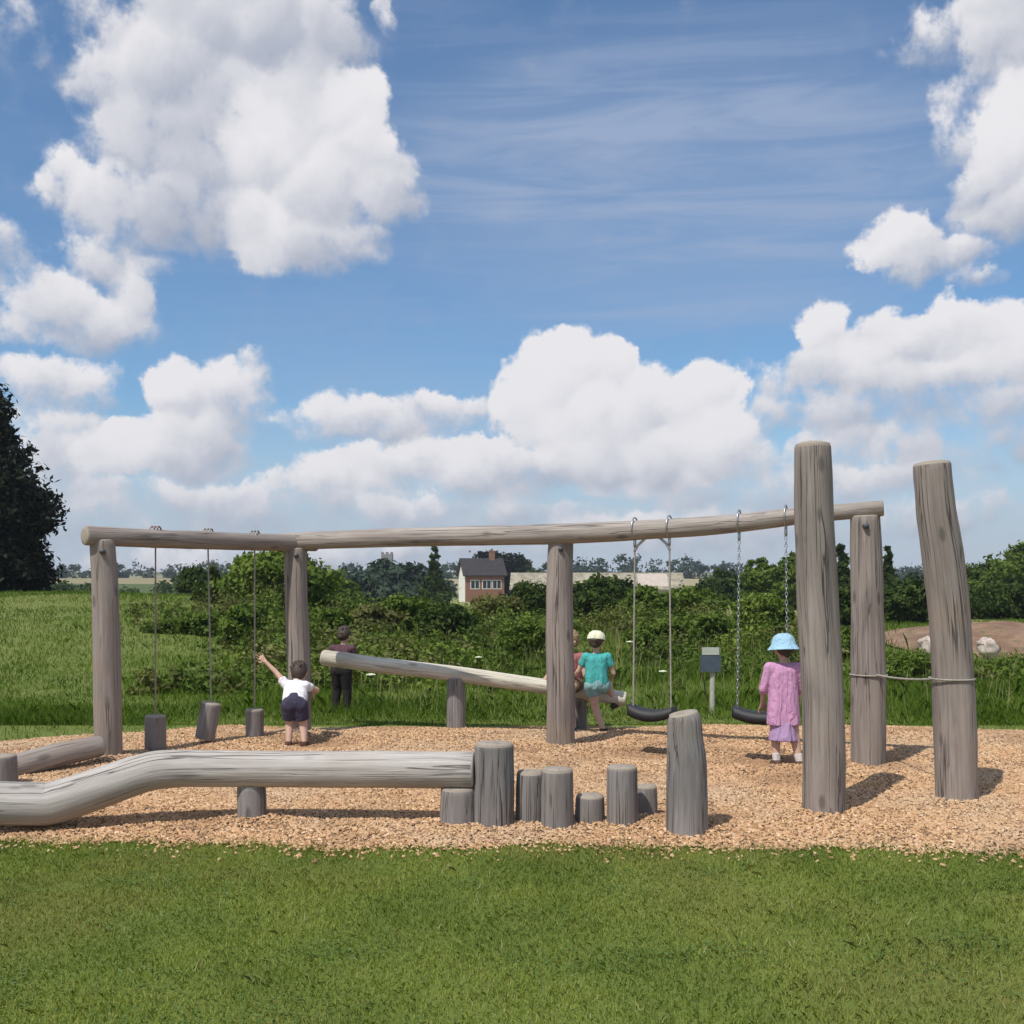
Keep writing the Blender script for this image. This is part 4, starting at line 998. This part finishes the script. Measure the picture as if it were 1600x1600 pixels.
# bare earth bank with two pale boulders, right
def bank():
    mb = MB((11.2, 26, 0)); nx, ny = 60, 26; idx = []
    for j in range(ny+1):
        row = []
        for i in range(nx+1):
            u, v = i/nx, j/ny; x = 8.6+9*u; y = 22.5+7*v
            f = math.sin(math.pi*min(1, u*1.15+.02))**.5*math.sin(math.pi*v)**.7 if 0 < v < 1 and u*1.15+.02 < 1 else 0
            f = max(0, f) if isinstance(f, float) else 0
            z = float(hgt(x, y))-.05+f*(.50+.25*mnoise.noise(Vector((x*.6, y*.5, 0)))+.09*mnoise.noise(Vector((x*2.5, y*2.5, 5))))
            row.append(mb.addv((x, y, z)))
        idx.append(row)
    for j in range(ny):
        for i in range(nx): mb.face((idx[j][i], idx[j][i+1], idx[j+1][i+1], idx[j+1][i]))
    m, N, b, out = mat_new('bare_earth'); o = N.new('ShaderNodeTexCoord').outputs['Object']
    c = N.mix(N.mr(N.noise(o, 1.6, 6, .65), .35, .65), (.20,.115,.07), (.34,.21,.135)); c = N.mix(N.m('MULTIPLY', N.mr(N.noise(o, 3.1, 5, .6), .52, .66), .8), c, (.09,.12,.03))
    N.put(b.inputs['Base Color'], c); b.inputs['Roughness'].default_value = .95; bump(N, b, N.noise(o, 9, 6, .7), .8, .08)
    tag(mb.build('earth_bank', m), 'low bank of bare reddish earth at the right', kind='structure')
bank()
STONE = simple('pale_stone', (.50,.42,.36), .9, .15, 9, bmp=.5)
for px, py, Y, r_, lb in ((1446,1003,22.3,(.14,.12,.10),'pale boulder between frame post and leaning post'), (1540,1004,22.2,(.16,.12,.09),'wider pale boulder right of the leaning post')):
    p = at(px, py, Y); zz = float(hgt(p.x, Y)); 
    mb = MB((p.x, Y, p.z)); mb.ball((p.x, Y, p.z), r_, 20, 14, 0, .5, px)
    mb.ball((p.x+.04, Y-.02, p.z-.12), (r_[0]*1.15, r_[1]*1.1, .20), 20, 14, 0, .4, px+3)
    o = mb.build('boulder', STONE); tag(o, lb, 'boulder', 'pale boulders on the earth bank')

def scrub():
    B = []
    for i in range(700):
        Y = 15.2+20*R.random()**1.25; px = R.uniform(215, 1600)
        x = (px-800)/1715*Y
        if px < 380 and Y > 27: continue
        if px > 1330 and Y > 20: continue
        low = mnoise.noise(Vector((x*.22, Y*.22, 2)))+.5*mnoise.noise(Vector((x*.7, Y*.7, 5)))
        if low < -.18: continue
        z = float(hgt(x, Y)); hh = R.uniform(.10, .30)*(.5+Y/26)*(.7+1.3*low)
        if Y < 17: hh *= .6
        B.append(((x, Y, z+hh*.3), (hh*R.uniform(1.0, 2.0), hh*1.2, hh)))
    for lst, m_, nm, lb in ((B[0::3], G_YEL, 'scrub_undergrowth', 'bright green weedy undergrowth behind the playground'), (B[1::3], G_MID, 'scrub_undergrowth', 'mid green bramble undergrowth behind the playground'), (B[2::3], G_OLIVE, 'scrub_undergrowth', 'olive brown undergrowth behind the playground')):
        tag(leaf_soup(nm, lst, 36000, .048, m_, None, (0, 20, 0), .20), lb, kind='stuff')
scrub()
# ------------------------------------------------------------ the far side
def far_wood():
    B = []
    for i in range(150):
        x = -420+840*i/150+R.uniform(-5, 5); y = 345+R.uniform(0, 40); z = float(hgt(x, y)); h = R.uniform(3.0, 5.8)*(.7+.5*abs(math.sin(x*.021+.8)))
        B.append(((x, y, z+h*.35), (R.uniform(4, 7), 4, h*.7)))
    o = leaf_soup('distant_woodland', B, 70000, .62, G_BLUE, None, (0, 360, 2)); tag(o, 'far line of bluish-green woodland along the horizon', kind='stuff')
    B = []
    for i in range(46):
        x = 28+70*i/46+R.uniform(-1, 1); y = 150+R.uniform(-6, 10); z = float(hgt(x, y)); h = R.uniform(2.2, 3.6); B.append(((x, y, z+h*.45), (1.8, 1.6, h*.6)))
    for i in range(60):
        x = -95+88*i/60+R.uniform(-1, 1); y = 128+R.uniform(-6, 10); z = float(hgt(x, y)); h = R.uniform(2.2, 3.4); B.append(((x, y, z+h*.45), (1.8, 1.6, h*.6)))
    o = leaf_soup('field_hedge', B, 36000, .28, G_DARK, None, (0, 140, 0)); tag(o, 'dark green field hedges below the far fields', kind='stuff')
far_wood()
# house: white gable end, dark roof, red brick front
BRICK = None
def brick_mat():
    m, N, b, out = mat_new('red_brick'); o = N.new('ShaderNodeTexCoord').outputs['Object']
    s = N.sep(o); v = N.comb(N.m('ADD', s[0], s[1]), s[2], 0)
    br_ = N.new('ShaderNodeTexBrick'); N.put(br_.inputs['Vector'], v); br_.inputs['Scale'].default_value = 4.5
    br_.inputs['Color1'].default_value = (.30,.115,.06,1); br_.inputs['Color2'].default_value = (.22,.085,.055,1); br_.inputs['Mortar'].default_value = (.33,.28,.24,1); br_.inputs['Mortar Size'].default_value = .012
    c = N.mix(N.m('MULTIPLY', N.noise(o, 1.2, 4), .4), br_.outputs[0], (.26,.13,.09)); N.put(b.inputs['Base Color'], c); b.inputs['Roughness'].default_value = .9; return m
BRICK = brick_mat(); TILE = simple('dark_slate', (.030,.024,.024), .6, .2, 2.5); WHITE = simple('white_render', (.82,.79,.73), .8, .05, 3); GLASS = simple('window_glass', (.03,.04,.05), .12, .05, 3, bmp=0)
def house(px, Y, L, D, eave, ridge, rz, label, wall_m, roof_m, gable_m, base_drop=0.0, name='house', chimney=True):
    x = (px-800)/1715*Y; z0 = float(hgt(x, Y))-base_drop; e = empty(name, (x, Y, z0), label, 'house', None, rz)
    def loc(o): o.parent = e; return o
    mb = MB(); hl, hd = L/2, D/2
    P_ = [mb.addv(p) for p in ((-hl,-hd,-1),(hl,-hd,-1),(hl,hd,-1),(-hl,hd,-1),(-hl,-hd,eave),(hl,-hd,eave),(hl,hd,eave),(-hl,hd,eave),(-hl,0,ridge),(hl,0,ridge))]
    mb.face((P_[0],P_[1],P_[5],P_[4])); mb.face((P_[2],P_[3],P_[7],P_[6])); mb.face((P_[3],P_[0],P_[4],P_[8],P_[7]), 1); mb.face((P_[1],P_[2],P_[6],P_[9],P_[5]), 1)
    loc(mb.build('wall', [wall_m, gable_m], None, False))
    mb = MB(); o_, t_ = .35, .16
    sl_ = (ridge-eave)/hd
    for s_ in (-1, 1):
        pts = []
        for xx in (-hl-o_, hl+o_):
            for (yy, zz) in ((s_*(hd+o_), eave-o_*sl_+.02), (0, ridge+.02)):
                for dz in (0, t_): pts.append(mb.addv((xx, yy, zz+dz)))
        a = pts; q = [(a[0],a[2],a[6],a[4]),(a[1],a[5],a[7],a[3]),(a[0],a[4],a[5],a[1]),(a[0],a[1],a[3],a[2]),(a[4],a[6],a[7],a[5])]
        for f_ in q: mb.face(f_ if s_ < 0 else f_[::-1])
    rf = loc(mb.build('roof', roof_m, None, False))
    if chimney:
     mb = MB(); mb.box((hl*.55, 0, ridge+.45), (.7, .6, 1.3)); mb.box((hl*.55, 0, ridge+1.14), (.8, .7, .12)); mb.tube([(hl*.55, 0, ridge+1.2), (hl*.55, 0, ridge+1.5)], .14, 10)
     ch = mb.build('chimney', wall_m, None, False); ch.parent = rf
    for wx in (-hl*.5, hl*.1, hl*.62):
        mb = MB(); mb.box((wx, -hd-.012, eave*.62), (1.25, .05, 1.25)); fr = loc(mb.build('window', WHITE, None, False))
        mb = MB()
        for q in (-.29, .29): mb.box((wx+q, -hd-.030, eave*.62), (.5, .03, 1.05))
        pn = mb.build('pane', GLASS, None, False); pn.parent = fr
    return e
house(752, 150, 5.4, 4.4, 3.7, 5.7, math.radians(14), 'red brick house with a black roof and white gable beyond the bushes', BRICK, TILE, WHITE, 0)
BARNW = simple('cream_boards', (.45,.38,.31), .85, .08, 2); BARNR = simple('pale_sheet_roof', (.30,.265,.195), .8, .15, 1.2)
barn = house(932, 142, 21.5, 6.0, 1.75, 3.6, math.radians(-3), 'long low farm building with a pale roof right of the red brick house', BARNW, BARNR, BARNW, 0, 'farm_building', False)
mb = MB(); q_ = []
for xx in (5.2, 9.0):
    for yy in (-2.9, -.3):
        for dz in (.19, .23): q_.append(mb.addv((xx, yy, 1.75+(3+yy)/3*1.85+dz)))
for f_ in ((0,4,6,2),(1,3,7,5),(0,1,5,4),(2,6,7,3),(0,2,3,1),(4,5,7,6)): mb.face([q_[i] for i in f_])
pn = mb.build('roof_panel', simple('cream_panel', (.48,.41,.35), .7, .05, 2), barn, False); pn.location = (0, 0, 0)
# church tower
x = (605-800)/1715*420; z0 = float(hgt(x, 420)); e = empty('church_tower', (x, 420, z0), 'small square grey church tower on the far skyline', 'church tower')
mb = MB((x, 420, z0)); H = at(605, 866, 420).z; mb.box((x, 420, (z0+H)/2-1), (4.2, 4.2, H-z0+2)); 
for dx in (-1.75, 0, 1.75):
    for dy in (-1.75, 1.75): mb.box((x+dx, 420+dy, H+.4), (.7, .7, .8))
TW = simple('grey_church_stone', (.20,.19,.19), .9, .1, .8); mb.build('tower', TW, e, False)
mb = MB((x, 420, z0)); mb.box((x, 417.88, H-2.2), (1.0, .1, 1.8)); mb.build('belfry_opening', simple('dark_opening', (.03,.03,.03), .9, .02, 1, bmp=0), e, False)
# small pale hut on the left skyline
g = Vector(((200-800)/1715*75, 75, 0)); g.z = float(hgt(g.x, 75)); e = empty('hut', g, 'tiny pale hut on the skyline right of the leftmost post', 'hut')
mb = MB(g); zt_ = at(200, 930, 75).z; mb.box((g.x, 75, (g.z+zt_)/2-.2), (.85, 1.2, zt_-g.z+.4)); mb.build('wall', simple('hut_paint', (.60,.58,.48), .8, .05, 2), e, False)
mb = MB(g); mb.box((g.x, 75, zt_+.03), (1.05, 1.4, .07)); mb.build('roof', simple('hut_felt', (.25,.25,.22), .8, .05, 2), e, False)

# ------------------------------------------------------------ the air
mb = MB((0, 0, 0)); mb.box((0, 320, 17), (1500, 1000, 42))
m = bpy.data.materials.new('haze_air'); m.use_nodes = True; t = m.node_tree; t.nodes.clear()
o_ = t.nodes.new('ShaderNodeOutputMaterial'); v_ = t.nodes.new('ShaderNodeVolumePrincipled')
v_.inputs['Color'].default_value = (.80,.88,1.0,1); v_.inputs['Density'].default_value = .0004; v_.inputs['Anisotropy'].default_value = .2
t.links.new(v_.outputs[0], o_.inputs['Volume'])
tag(mb.build('haze', m, None, False), 'thin pale air fading the far trees', kind='stuff')
